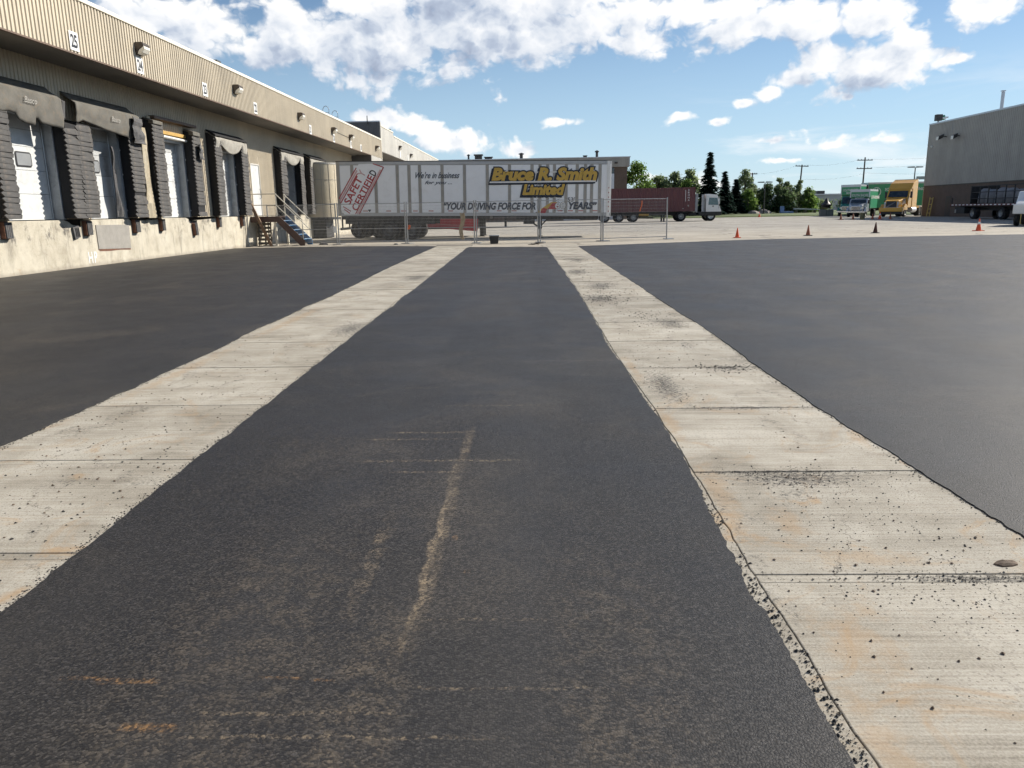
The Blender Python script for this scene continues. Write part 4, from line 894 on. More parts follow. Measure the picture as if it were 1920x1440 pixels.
# ================================================================== temporary fence
FP = [(-12.75,37.3),(-9.35,37.15),(-5.98,36.75),(-2.66,35.85),(.25,35.55),(3.13,35.95),(6.32,37.15)]
flabels = ['wire fence panel in front of the stairs', 'wire fence panel in front of the trailer rear wheels', 'wire fence panel in front of the red trailer skirt', 'wire fence panel behind the small black box', 'wire fence panel in front of the trailer landing gear', 'rightmost wire fence panel with orange ribbon']
for i, (a, c) in enumerate(zip(FP, FP[1:])):
    dx_, dy_ = c[0]-a[0], c[1]-a[1]; Lp = math.hypot(dx_, dy_); an = math.atan2(dy_, dx_)
    t = thing('temporary_fence', flabels[i], 'fence', (a[0], a[1], 0), an, 'temporary fence panels across the yard')
    t.rotation_euler = (random.uniform(-.012, .012), 0, an)
    H_ = 1.86
    for xx in (.05, Lp-.05):
        b = MB(); b.tube((xx,0,0), (xx,0,H_+.06), .030, n=10); b.build('post', M['steel'], t, smooth=True)
    for zz, rr in ((H_,.016),(.72,.014),(.12,.016)):
        b = MB(); b.tube((.05,0,zz), (Lp-.05,0,zz), rr, n=8); b.build('rail', M['steel'], t, smooth=True)
    b = MB(); n = int(Lp/.062)
    for k in range(1, n):
        xx = .05+(Lp-.1)*k/n; b.tube((xx,.012,.12), (xx,.012,H_), .0027, n=3, cap=False)
    for k in range(1, 12): b.tube((.05,-.008,.12+k*.145), (Lp-.05,-.008,.12+k*.145), .0027, n=3, cap=False)
    b.build('wire_mesh', M['wire'], t, fix=False, kind='stuff')
    b = MB(); b.box(-.16, .26, -.30, .30, 0, .03); b.build('foot_plate', M['steel'], t, bevel=.004)
b = MB(); b.box(6.16, 6.58, 36.85, 37.45, 0.001, .03); tag(b.build('ballast_plate', M['steel'], bevel=.004), 'flat steel ballast plate at the right end of the fence', 'plate')
b = MB(); b.grid(lambda u, v: (4.98+.05*u-.06*v+.02*math.sin(v*5), 36.58-.03*math.sin(v*4), 1.78-.48*v), 2, 8)
tag(b.build('orange_ribbon', M['ribbon'], solid=.004), 'orange ribbon tied to the rightmost fence panel', 'ribbon')
b = MB(); b.grid(lambda u, v: (-5.88+.10*u+.02*math.sin(v*5), 36.66, .86-.20*v), 2, 6)
tag(b.build('orange_ribbon', M['ribbon'], solid=.004), 'short orange ribbon hanging by the trailer wheel', 'ribbon')
b = MB(); b.grid(lambda u, v: (-3.38+.22*u*(1-.3*v)+.05*math.sin(v*7), 36.0+.03*math.sin(u*4+v*6), 1.36-1.18*v+.03*math.sin(u*9)), 4, 14)
tag(b.build('tan_wrapping', M['tan_wrap'], solid=.01), 'torn tan wrapping hanging on the fence near the red skirt', 'wrapping')
t = thing('fence_tag', 'small white tag fixed low on a fence post by the stairs', 'tag', (-9.42, 37.05, .55)); b = MB(); b.box(-.09, .05, -.01, .01, 0, .30); b.build('plate', M['white'], t, bevel=.004); b = MB(); b.tube((-.02,-.015,.28), (-.02,.03,.28), .008, n=6); b.build('tie', M['ink'], t)
# box, debris, stones near the fence
t = thing('black_crate', 'small black plastic crate standing before the fence', 'crate', (-1.76, 34.95, 0))
b = MB(); b.hexa([(-.17,-.14,0),(.17,-.14,0),(.17,.14,0),(-.17,.14,0),(-.21,-.17,.34),(.21,-.17,.34),(.21,.17,.34),(-.21,.17,.34)]); b.build('body', M['black_plastic'], t, bevel=.015)
b = MB(); b.box(-.235, .235, -.19, .19, .34, .385); b.build('lid', M['jamb'], t, bevel=.012)
def stone(x, y, s, label, mat='rock', z=0):
    b = MB(); b.lathe([(0,.75),(.45,.7),(.8,.42),(1,.1),(.95,0)], n=9)
    me = b.mesh('stone')
    for v in me.vertices: v.co *= 1+.30*nz(v.co.x*1.5+x, v.co.y*1.5+y, 1.0, v.co.z*2)
    o = bpy.data.objects.new('stone', me); COL.objects.link(o); me.materials.append(M[mat]); o.location = (x, y, z); o.scale = (s, s*.8, s*.75); tag(o, label, 'stone'); return o
stone(-10.0, 36.9, .20, 'fist sized stone at the foot of the fence near the stairs'); stone(-6.3, 35.6, .12, 'pale stone by the fence in front of the trailer wheels', 'block')
db = thing('twig_pile', 'small pile of dark twigs on the ground before the fence', 'debris', (.03, 33.3, 0))
for k in range(9):
    a = random.uniform(0, 3.1); b = MB(); b.tube((-.25*math.cos(a)+random.uniform(-.2,.2),-.1*math.sin(a),.01), (.25*math.cos(a)+random.uniform(-.2,.2),.1*math.sin(a),.05+random.uniform(0,.06)), .011, n=5); b.build('twig', M['bark'], db)

# ================================================================== wheels
WHEELS = {}
def wheel(parent, loc, r=.51, wd=.28, axis='y', dual=False, rim='rim', side=-1):
    """tyre with a sub-part rim; side is the outward direction along the axis"""
    key = (r, wd, axis, rim, side)
    if key not in WHEELS:
        h = wd/2
        b = MB(); b.lathe([(r*.58,-h),(r*.80,-h),(r*.94,-h*.9),(r,-h*.62),(r,h*.62),(r*.94,h*.9),(r*.80,h),(r*.58,h),(r*.56,0),(r*.58,-h)], axis=axis, n=28)
        me = b.mesh('wheel', True); me.materials.append(M['tyre'])
        b = MB(); o_ = side*h
        b.lathe([(0,o_*.55),(r*.16,o_*.60),(r*.20,o_*.40),(r*.44,o_*.10),(r*.50,o_*.55),(r*.58,o_*.92),(r*.60,o_*1.02),(r*.57,o_*.5),(r*.57,0)], axis=axis, n=28)
        m2 = b.mesh('rim', True); m2.materials.append(M[rim]); WHEELS[key] = (me, m2)
    me, m2 = WHEELS[key]
    wo_ = share('wheel', me, parent, loc); share('rim', m2, wo_); return wo_

# ================================================================== white trailer
TX, TY = -10.55, 42.25
tl = thing('box_trailer', 'long white panel-sided box trailer with gold and navy lettering', 'trailer', (TX, TY, 0))
tl.rotation_euler = (0, rad(.9), rad(-1.15))
L_ = 14.60; ZB, ZT = 1.31, 4.13; WD = 2.59
b = MB(); b.box(0, L_, .02, WD, ZB, ZT-.02); b.build('body', M['rail'], tl, bevel=.02)
b = MB(); b.box(0, L_, -.022, .02, ZT-.16, ZT); b.build('top_rail', M['rail'], tl, bevel=.01)
b = MB(); b.box(0, L_, -.024, .02, ZB, ZB+.15); b.build('bottom_rail', M['rail'], tl, bevel=.008)
b = MB(); b.box(-.01, L_+.02, -.03, WD+.01, ZT, ZT+.035); b.build('roof_edge', M['dark_metal'], tl)
posts = [0.85,2.11,3.28,3.91,4.48,5.68,6.87,8.08,9.26,10.45,10.87,11.27,11.63,12.25,12.83,13.26,13.60,14.02]
pw = .085
bounds = [.10] + posts + [L_-.12]
for a, c in zip(bounds, bounds[1:]):
    b = MB(); b.box(a+pw, c-pw, -.002, .020, ZB+.17, ZT-.19); b.build('side_panel', M['panel'], tl, bevel=.004)
for p in posts:
    b = MB(); b.box(p-pw+.012, p-.020, -.016, .020, ZB+.152, ZT-.162); b.box(p+.020, p+pw-.012, -.016, .020, ZB+.152, ZT-.162); b.box(p-.020, p+.020, -.006, .020, ZB+.152, ZT-.162); b.build('side_post', M['post'], tl)
b = MB(); b.box(0, .18, -.026, .02, ZB, ZT-.001); b.build('rear_frame', M['post'], tl)
b = MB(); b.prism([(L_-.20,-.026),(L_-.05,-.026),(L_+.03,.03),(L_+.03,.2),(L_-.2,.2)], 'z', ZB-.05, ZT-.001); b.build('front_corner', M['white'], tl)
for k in range(13):
    b = MB(); b.box(L_-.12, L_-.08, -.030, -.026, 1.4+k*.12, 1.46+k*.12); b.build('reflector', M['marker' if k % 2 else 'reflect'], tl)
for k, p in enumerate([.35,.75,1.5,2.75,3.55,4.2,5.05,6.1,7.45,8.7,9.5,11.0,11.95,12.5,13.05,13.8]):
    b = MB(); b.box(p-.13, p+.13, -.007, -.002, ZB+.24, ZB+.285) if min(abs(p-q) for q in posts) > .2 else b.box(p-.1, p+.1, -.021, -.016, ZB+.24, ZB+.285); b.build('marker_strip', M['marker'], tl)
def tz(X, z): return z + .0157*(X-TX)
FACE = -.024
def decal(body, X0, X1, z0, z1, mat, y=FACE, **kw):
    zc = tz((X0+X1)/2, 0); o = fit_text('lettering', body, X0-TX, X1-TX, z0+zc, z1+zc, M[mat], tl, y, **kw); return o
def plate(poly, mat, y=FACE, th=.002, name='decal'):
    b = MB(); pts = [(X-TX, tz(X, z)) for X, z in poly]; b.prism(pts, 'y', y-th, y); return b.build(name, M[mat], tl)
def stroke(p, q, wdt, mat, y=FACE-.004):
    (x0, z0), (x1, z1) = p, q; l = math.hypot(x1-x0, z1-z0); nx, nz_ = -(z1-z0)/l*wdt/2, (x1-x0)/l*wdt/2
    plate([(x0+nx,z0+nz_),(x1+nx,z1+nz_),(x1-nx,z1-nz_),(x0-nx,z0-nz_)], mat, y)
# stamp
plate([(-10.45,2.20),(-9.32,3.98),(-8.62,3.99),(-8.0,3.80),(-9.42,1.38),(-10.2,1.38),(-10.45,1.7)], 'panel')
for p, q in (((-10.46,2.22),(-9.45,3.80)),((-10.38,1.98),(-9.40,3.50)),((-9.40,1.40),(-7.99,3.80)),((-9.60,1.40),(-8.42,3.40))): stroke(p, q, .055, 'red_ink')
for p, q in (((-8.55,3.99),(-7.99,3.80)),((-10.25,1.80),(-9.85,1.55)),((-10.2,1.66),(-9.9,1.44))): stroke(p, q, .05, 'red_ink')
for p, q in (((-10.42,2.10),(-9.42,3.66)),((-9.50,1.40),(-8.15,3.68))): stroke(p, q, .09, 'pink_ink', FACE-.003)
def slanted(body, X, z, ang, length, height, mat):
    me = text_mesh(body, 1.0, 0, .022, .001, 1.0); xs = [v.co.x for v in me.vertices]; ys = [v.co.y for v in me.vertices]
    sx = length/(max(xs)-min(xs)); sy = height/(max(ys)-min(ys)); ca, sa = math.cos(ang), math.sin(ang)
    for v in me.vertices:
        px, py, pz = (v.co.x-min(xs))*sx, (v.co.y-min(ys))*sy, v.co.z
        v.co = (X-TX+px*ca-py*sa, FACE-.005-pz, tz(X, z)+px*sa+py*ca)
    o = bpy.data.objects.new('lettering', me); COL.objects.link(o); me.materials.clear(); me.materials.append(M[mat]); o.parent = tl
A60 = rad(60)
slanted('SAFET', -9.88, 1.86, A60, 1.55, .40, 'red_ink'); slanted('Y', -9.07, 3.27, A60, .30, .40, 'pink_ink')
slanted('CERTIFIE', -9.50, 1.52, A60, 2.05, .38, 'red_ink'); slanted('D', -8.46, 3.32, A60, .25, .38, 'ink')
# script lines
decal("We're in business", -6.29, -3.95, 3.18, 3.50, 'script_ink', shear=.45, offset=.012)
decal('for you ...', -5.80, -4.35, 2.82, 3.05, 'script_ink', shear=.45, offset=.012)
# gold name with navy outline and drop shadow
def outlined(body, X0, X1, z0, z1, sh, off):
    decal(body, X0-.09, X1-.09, z0-.09, z1-.09, 'navy', FACE-.001, shear=sh, offset=off*2.2)
    decal(body, X0, X1, z0, z1, 'navy', FACE-.003, shear=sh, offset=off*2.4)
    decal(body, X0, X1, z0, z1, 'gold', FACE-.006, shear=sh, offset=off)
plate([(-2.36,2.88),(3.24,2.84),(3.28,2.92),(-2.33,2.96)], 'white_ink', FACE-.003); plate([(-2.42,2.78),(3.14,2.74),(3.2,2.84),(-2.4,2.88)], 'navy', FACE-.002)
plate([(-1.75,3.38),(2.45,3.34),(2.46,3.40),(-1.74,3.44)], 'white_ink', FACE-.001)
plate([(-2.42,2.78),(-2.28,3.34),(-2.20,3.34),(-2.30,2.88)], 'navy', FACE-.002)
outlined('Bruce R. Smith', -2.18, 3.28, 2.99, 3.58, .22, .055)
plate([(-.66,2.14),(1.50,2.12),(1.54,2.24),(-.62,2.26)], 'navy', FACE-.001)
outlined('Limited', -.56, 1.60, 2.25, 2.74, .22, .055)
decal('\u201cYOUR DRIVING FORCE FOR', -4.80, .08, 1.52, 1.86, 'script_ink', shear=.25, offset=.045)
decal('YEARS\u201d', 1.88, 3.32, 1.46, 1.80, 'script_ink', shear=.25, offset=.045)
decal("53'", 1.79, 2.18, 1.85, 2.07, 'ink', offset=.008)
plate([(.10,1.30),(.50,1.32),(.98,1.72),(1.25,1.76),(1.25,1.84),(.92,1.84),(.36,1.48)], 'gold'); plate([(.30,1.28),(.62,1.28),(.72,1.50),(.50,1.56)], 'red_ink', FACE-.002)
plate([(.74,1.48),(1.30,1.48),(1.28,1.80),(.98,1.80)], 'red_ink', FACE-.001); plate([(.98,1.84),(1.45,2.06),(1.22,1.90)], 'rail', FACE-.001); plate([(.05,1.30),(.26,1.32),(.22,1.38)], 'navy', FACE-.001)
decal('60', 1.14, 1.68, 1.50, 1.84, 'navy', FACE-.003, offset=.05); decal('60', 1.14, 1.68, 1.50, 1.84, 'white_ink', FACE-.006, offset=.022)
decal('EST. 1947', 1.10, 1.62, 1.38, 1.44, 'ink', FACE-.003)
plate([(-8.92,1.62),(-8.74,1.62),(-8.83,1.48)], 'ink')
# running gear
b = MB(); b.box(.3, 5.2, .3, .42, .88, ZB); b.box(.3, 5.2, WD-.42, WD-.3, .88, ZB); b.box(.2, 5.2, .1, WD-.1, 1.12, ZB-.005); b.build('bogie_frame', M['chassis'], tl)
b = MB(); b.box(5.2, 8.2, .2, WD-.2, 1.16, ZB-.005); b.box(9.6, 14.0, .15, WD-.15, 1.13, ZB-.005); b.build('floor_frame', M['chassis'], tl)
for xx in (2.72, 3.96):
    for yy, sd_ in ((.15,-1),(.47,-1),(2.13,1),(2.44,1)): wheel(tl, (xx, yy, .515+.0157*xx), .515, .28, 'y', side=sd_, rim='dark_rim')
    b = MB(); b.tube((xx,.3,.515+.0157*xx), (xx,2.3,.515+.0157*xx), .07, n=10); b.build('axle', M['chassis'], tl)
b = MB(); b.box(1.0, 1.04, .05, .7, .30, 1.0); b.build('dark_flap', M['rubber'], tl)  # flap added to deepen the dark under the trailer
b = MB(); b.box(.02, .10, .2, WD-.2, .55, .68); b.box(.04, .10, .5, .6, .68, ZB); b.box(.04, .10, WD-.6, WD-.5, .68, ZB); b.build('rear_guard', M['chassis'], tl)
for yy in (.35, WD-.35):
    b = MB(); b.box(10.80, 10.98, yy-.07, yy+.07, .62, ZB); b.box(10.84, 10.94, yy-.045, yy+.045, .20, .62); b.build('landing_leg', M['chassis'], tl)
    b = MB(); b.box(10.76, 11.02, yy-.13, yy+.13, .172, .205); b.build('foot', M['chassis'], tl)
    b = MB(); b.path([(10.9,yy,.75),(11.35,yy,1.22)], .03, 6); b.path([(10.9,yy,.62),(10.45,yy,.95),(10.2,yy,1.22)], .025, 6); b.build('brace', M['chassis'], tl)
b = MB(); b.tube((10.9,.35,.85), (10.9,WD-.35,.85), .035, n=8); b.build('cross_tube', M['chassis'], tl)
b = MB(); b.path([(10.9,.28,.9),(10.9,.05,.9),(10.9,.03,.7)], .015, 6); b.build('crank', M['steel'], tl)
b = MB(); b.box(10.0, 10.6, .10, .5, .88, 1.12); b.build('tool_box', M['chassis'], tl)

# cream rounded trailer nose in the last dock, and a flat trailer with a red skirt behind the white one
cn_ = thing('rounded_trailer', 'cream rounded trailer nose standing in the last dock', 'trailer', (-13.0, 47.6, 0))
R_ = 1.25; arc = [(R_*math.sin(rad(a_)), -R_*math.cos(rad(a_))) for a_ in range(0, 181, 6)]
b = MB(); b.prism([(-1.5,R_),(-1.5,-R_)] + arc, 'z', 1.16, 4.36); b.build('body', M['cream'], cn_, smooth=True)
arc2 = [(x*1.012, y*1.012) for x, y in arc]
for z0, z1, mt in ((1.10,1.24,'chassis'),(4.30,4.40,'post'),(2.02,2.05,'post'),(3.4,3.42,'post')):
    b = MB(); b.prism([(-1.5,R_*1.012),(-1.5,-R_*1.012)] + arc2, 'z', z0, z1); b.build('band', M[mt], cn_)
for a_ in (25, 48, 70):
    b = MB(); b.tube((R_*1.004*math.sin(rad(a_)),-R_*1.004*math.cos(rad(a_)),1.25), (R_*1.004*math.sin(rad(a_)),-R_*1.004*math.cos(rad(a_)),4.3), .010, n=5); b.build('seam', M['post'], cn_)
b = MB(); b.box(-1.2, .6, -.9, .9, .02, 1.12); b.build('shade_block', M['chassis'], cn_, bevel=.05)  # solid dark block added for the deep shade beneath the nose
ct = thing('flat_trailer', 'low flat trailer with dark red side skirt seen under the white one', 'trailer', (-12.75, 45.4, 0))
b = MB(); b.box(2.3, 10.2, 0, 2.4, 1.00, 1.20); b.build('deck', M['chassis'], ct)
for xx in (2.6, 3.75, 4.85):
    for yy, sd_ in ((.18,-1),(2.3,1)): wheel(ct, (xx, yy, .515), .515, .3, 'y', side=sd_, rim='dark_rim')
b = MB(); b.box(2.4, 9.5, .3, 2.2, .45, .99); b.build('frame', M['chassis'], ct)
b = MB(); b.hexa([(6.35,-.02,.60),(9.5,-.02,.30),(9.5,.03,.30),(6.35,.03,.60),(6.30,-.02,1.08),(9.55,-.02,1.08),(9.55,.03,1.08),(6.30,.03,1.08)]); sk = b.build('side_skirt', M['skirt_red'], ct)
b = MB(); b.hexa([(6.40,-.032,.82),(9.45,-.032,.48),(9.45,-.021,.48),(6.40,-.021,.82),(6.40,-.032,.88),(9.45,-.032,.56),(9.45,-.021,.56),(6.40,-.021,.88)]); b.build('stripe', M['skirt_light'], sk)
b = MB(); b.box(6.4, 9.5, -.034, -.021, .99, 1.03); b.build('stripe', M['skirt_light'], sk)
for yy in (.3, 2.2):
    b = MB(); b.box(9.62, 9.86, yy-.1, yy+.1, .02, 1.15); b.box(9.56, 9.92, yy-.16, yy+.16, 0, .03); b.build('landing_leg', M['chassis'], ct)

# ================================================================== container on chassis with terminal tractor
cn = thing('container_trailer', 'maroon shipping container on a low chassis trailer', 'container', (5.3, 86, 0))
CL = 12.2
b = MB(); b.box(0, CL, .03, 2.42, 1.06, 3.58); b.build('body', M['container'], cn)
b = MB(); xx = .15
while xx < CL-.3:
    b.prism([(xx,.03),(xx+.05,-.006),(xx+.14,-.006),(xx+.19,.03)], 'z', 1.2, 3.46); xx += .28
b.build('corrugation', M['container'], cn)
for a, c in ((0,.14),(CL-.14,CL)):
    b = MB(); b.box(a, c, -.012, .16, 1.06, 3.58); b.build('corner_post', M['container'], cn)
for a, c in ((1.06,1.20),(3.46,3.58)):
    b = MB(); b.box(.14, CL-.14, -.01, .03, a, c); b.build('side_rail', M['container'], cn)
for k, ch in enumerate('CRONA'): fit_text('lettering', ch, CL-.80, CL-.60, 3.20-k*.26, 3.37-k*.26, M['white_ink'], cn, -.010, offset=.01)
b = MB(); b.box(CL-1.06, CL-1.01, -.011, -.007, 2.1, 3.3); b.build('lettering_bar', M['white_ink'], cn)
b = MB(); b.box(CL-.80, CL-.64, -.012, -.007, 1.55, 1.74); b.box(CL-1.35, CL-1.2, -.012, -.007, 1.32, 1.40); b.build('label_plate', M['faded_ink'], cn)
b = MB(); b.box(.1, CL-.1, .55, .75, .80, 1.05); b.box(.1, CL-.1, 1.7, 1.9, .80, 1.05); b.box(2, 10.2, .7, 1.8, .68, .80); b.build('chassis_beam', M['chassis'], cn)
for xx in (2.5, 4.05, 5.6):
    for yy, sd_ in ((.2,-1),(2.25,1)): wheel(cn, (xx, yy, .5), .50, .3, 'y', side=sd_)
b = MB(); b.tube((6.2,.3,.75), (7.3,.3,.75), .12, n=12); b.build('air_tank', M['yellow'], cn, smooth=True)
for yy in (.35, 2.05):
    b = MB(); b.box(8.85, 9.02, yy-.08, yy+.08, .0, .82); b.path([(8.9,yy,.3),(9.4,yy,.8)], .03, 6); b.build('landing_leg', M['chassis'], cn)

tt = thing('terminal_tractor', 'white yard tractor cab coupled to the maroon container', 'truck', (15.0, 86, 0))
b = MB(); b.box(.2, 5.15, .75, 1.7, .62, .92); b.box(.0, 2.0, .6, 1.9, .92, 1.04); b.build('frame', M['chassis'], tt)
b = MB(); b.prism([(3.70,.95),(5.32,.90),(5.36,1.05),(5.10,1.66),(4.98,2.60),(4.80,2.76),(3.95,2.84),(3.70,2.84)], 'y', .02, 1.15); cab = b.build('cab', M['cab_white'], tt, bevel=.05)
b = MB(); b.prism([(3.95,1.70),(5.0,1.68),(4.90,2.42),(4.02,2.46)], 'y', .004, .018); b.build('side_window', M['glass_teal'], cab)
b = MB(); b.hexa([(5.08,.12,1.74),(5.12,.12,1.74),(5.12,1.05,1.74),(5.08,1.05,1.74),(4.97,.12,2.55),(5.005,.12,2.55),(5.005,1.05,2.55),(4.97,1.05,2.55)]); b.build('windscreen', M['glass_teal'], cab)
b = MB(); b.prism([(2.9,.55),(5.15,.55),(5.38,.62),(5.40,.98),(2.9,.98)], 'y', 0, 2.4); b.build('bumper', M['chassis'], tt, bevel=.03)
b = MB(); b.box(3.9, 5.15, 1.18, 2.38, .98, 1.50); b.build('engine_hood', M['cab_white'], tt, bevel=.05)
b = MB(); b.tube((2.78,.25,.9), (2.78,.25,2.95), .07, n=10); b.build('exhaust_stack', M['steel'], tt, smooth=True)
b = MB(); b.box(2.55, 2.72, .1, 1.1, 1.0, 2.85); b.box(3.25, 3.45, .1, .25, .95, 2.8); b.box(3.5, 3.62, .3, 1.0, .95, 2.4); b.build('headache_rack', M['jamb'], tt)
b = MB(); b.tube((4.45,-.03,1.56), (4.45,.02,1.56), .07, n=10); b.build('door_latch', M['ink'], tt)
b = MB(); b.box(5.02, 5.12, -.12, .02, 1.75, 2.35); b.build('mirror', M['cab_white'], tt, bevel=.02); b = MB(); b.path([(5.05,-.05,1.3),(5.07,-.05,2.55)], .025, 6); b.build('mirror_arm', M['steel'], tt)
b = MB(); b.tube((1.9,.3,.72), (2.7,.3,.72), .16, n=12); b.build('fuel_tank', M['chassis'], tt)
for yy, sd_ in ((.22,-1),(2.15,1)):
    wheel(tt, (1.05, yy, .53), .53, .34, 'y', side=sd_); wheel(tt, (1.0, yy+.42*(-sd_), .53), .53, .30, 'y', side=sd_); wheel(tt, (4.25, yy, .53), .53, .32, 'y', rim='cab_white', side=sd_)

# ================================================================== right building and what stands by it
RX, RYE, RZ = 45.4, 93.5, 10.24
rb = thing('metal_building', 'tall grey corrugated building with dark block base on the right', 'building', (RX, RYE, 0))
def rpart(mb, name, mat, parent=None, **kw):
    o = mb.build(name, M[mat], parent or rb, **kw)
    if parent is None: o.location = (-RX, -RYE, 0)
    return o
b = MB(); b.box(RX, RX+40, 20, RYE, 0, 3.40); rpart(b, 'block_base', 'brown_brick')
mb = MB(); y = 20.0; vs = []
prof = []
while y < RYE-.3:
    prof += [(y,RX+.02),(y+.12,RX+.02),(y+.15,RX-.015),(y+.27,RX-.015)]; y += .30
prof.append((RYE, RX+.02)); n = len(prof)
mb.add([(x,y,3.42) for y,x in prof] + [(x,y,RZ-.1) for y,x in prof], [(i,n+i,n+i+1,i+1) for i in range(n-1)]); rpart(mb, 'wall_cladding', 'grey_clad', fix=False)
b = MB(); b.box(RX+.021, RX+40, RYE-.2, RYE, 3.42, RZ-.1); b.box(RX+.03, RX+40, 20, RYE-.2, 3.42, RZ-.15); rpart(b, 'end_wall', 'grey_clad')
b = MB(); b.box(RX-.06, RX+40, 20, RYE+.04, RZ-.1, RZ+.06); rpart(b, 'roof_edge', 'alu')
b = MB(); b.box(RX-.025, RX+.02, RYE-.10, RYE+.02, 0, RZ-.1); rpart(b, 'corner_trim', 'grey_clad')
b = MB(); b.box(RX-.05, RX, 20, RYE, 3.36, 3.44); rpart(b, 'flashing', 'dark_metal')
b = MB(); b.tube((RX-.03,88.4,8.6), (RX-.03,88.4,RZ-.1), .02, n=6); rpart(b, 'conduit', 'steel')
b = MB(); b.box(RX-.03, RX, 87.2, 88.3, .02, 2.2); rpart(b, 'steel_door', 'dark_metal')
def floodlight(y, z, label, s=1):
    t = thing('floodlight', label, 'lamp', (RX-.02, y, z)); b = MB(); b.tube((0,0,0), (-.5*s,0,.1), .05, n=8); b.build('arm', M['dark_metal'], t)
    b = MB(); b.hexa([(-1.0*s,-.28,-.35),(-.45*s,-.28,-.10),(-.45*s,.28,-.10),(-1.0*s,.28,-.35),(-.95*s,-.28,.05),(-.40*s,-.28,.28),(-.40*s,.28,.28),(-.95*s,.28,.05)]); b.build('head', M['dark_metal'], t, bevel=.03)
    b = MB(); b.hexa([(-1.02*s,-.24,-.33),(-1.005*s,-.24,-.34),(-1.005*s,.24,-.34),(-1.02*s,.24,-.33),(-.97*s,-.24,.03),(-.955*s,-.24,.03),(-.955*s,.24,.03),(-.97*s,.24,.03)]); b.build('lens', M['lamp_lens'], t)
floodlight(89.5, 8.55, 'left of two floodlights high on the grey building'); floodlight(86.8, 8.40, 'right of two floodlights high on the grey building', .8)
t = thing('roof_siren', 'dark box shaped unit on the roof corner of the grey building', 'roof unit', (RX+.6, 92.9, RZ+.06)); b = MB(); b.box(-.35,.35,-.3,.3,.25,.95); b.build('box', M['dark_metal'], t, bevel=.06); b = MB(); b.tube((0,0,0),(0,0,.25),.1,n=8); b.build('foot', M['steel'], t)
b = MB(); b.tube((.36,0,.6),(.60,0,.6),.22,.30,n=14); b.build('horn', M['green'], t)
t = thing('camera_mount', 'small pale camera on a stub at the grey roof edge', 'camera', (RX+.1, 90.4, RZ+.06)); b = MB(); b.tube((0,0,0),(0,0,.3),.03,n=6); b.build('stub', M['steel'], t); b = MB(); b.box(-.15,.15,-.4,.3,.25,.42); b.build('body', M['cab_white'], t, bevel=.03)
t = thing('wall_camera', 'small dome camera on the wall near the grey building corner', 'camera', (RX-.03, 92.5, 7.75)); b = MB(); b.lathe([(0,-.14),(.10,-.10),(.14,0),(.14,.08),(0,.08)], n=14); b.build('dome', M['cab_white'], t, smooth=True)
b = MB(); b.box(0, .02, -.16, .16, .07, .12); b.build('mount', M['steel'], t)
t = thing('exhaust_pipe', 'steel exhaust pipe rising above the grey building roof', 'chimney', (RX+1.4, 82.2, RZ)); b = MB(); b.tube((0,0,0),(0,0,1.9),.16,n=14); b.build('pipe', M['alu'], t, smooth=True); b = MB(); b.tube((0,0,1.95),(0,0,2.02),.24,n=14); b.tube((0,0,1.88),(0,0,1.96),.05,n=6); b.build('cap', M['alu'], t)
t = thing('wall_ladder', 'yellow ladder leaning on the dark base of the grey building', 'ladder', (44.9, 90.9, 0)); t.rotation_euler = (0, rad(6), 0)
for yy in (-.34, .34):
    b = MB(); b.box(-.03, .03, yy-.045, yy+.045, 0, 2.15); b.build('rail', M['bollard'], t)
for zz in (.35, .8, 1.3, 1.92):
    b = MB(); b.box(-.025, .025, -.30, .30, zz, zz+.07); b.build('rung', M['bollard'], t)

# flatbed truck parked along that wall (its cab is towards the camera, out of frame)
fb = thing('flatbed_truck', 'dark flatbed truck with red and white reflective tape loaded with bags', 'truck', (40.6, 68.0, 0))
b = MB(); b.box(-1.25, 1.25, -9, 7.6, 1.12, 1.30); b.build('bed', M['chassis'], fb, bevel=.02)
b = MB(); b.box(-1.30, -1.252, -8.9, 7.6, 1.18, 1.34); b.build('side_rail', M['bed_red'], fb)
for k in range(17):
    yy = 7.3-k*.62; b = MB(); b.box(-1.308, -1.30, yy-.34, yy, 1.215, 1.305); b.build('reflective_tape', M['reflect'], fb)
b = MB(); b.box(-.5, .5, -9, 7.2, .75, 1.12); b.build('frame', M['chassis'], fb)
b = MB(); b.box(-1.2, -.5, 5.2, 6.9, .48, 1.05); b.build('tool_box', M['chassis'], fb, bevel=.02)
b = MB(); b.box(-1.26, -1.22, 6.55, 6.75, .55, .85); b.build('mud_tag', M['faded_ink'], fb)
for yy in (3.8, -.5):
    for xx, sd_ in ((-1.0,-1),(1.0,1)): wheel(fb, (xx, yy, .52), .52, .5, 'x', side=sd_)
b = MB()
for yy in (4.3, 3.0, 1.7, .5, -.8, -2.0, -3.4, -5): b.box(-1.22, -1.15, yy-.04, yy+.04, 1.3, 2.85)
b.build('stake', M['chassis'], fb)
for zz in (1.75, 2.30, 2.82):
    b = MB(); b.box(-1.20, -1.16, -6.0, 4.34, zz, zz+.06); b.build('stake_rail', M['chassis'], fb)
b = MB(); b.box(-1.25, 1.25, 4.30, 4.36, 1.3, 2.9); b.build('end_gate', M['chassis'], fb)
b = MB(); b.box(-1.22, -1.15, 7.45, 7.55, 1.3, 1.9); b.build('stake', M['chassis'], fb)
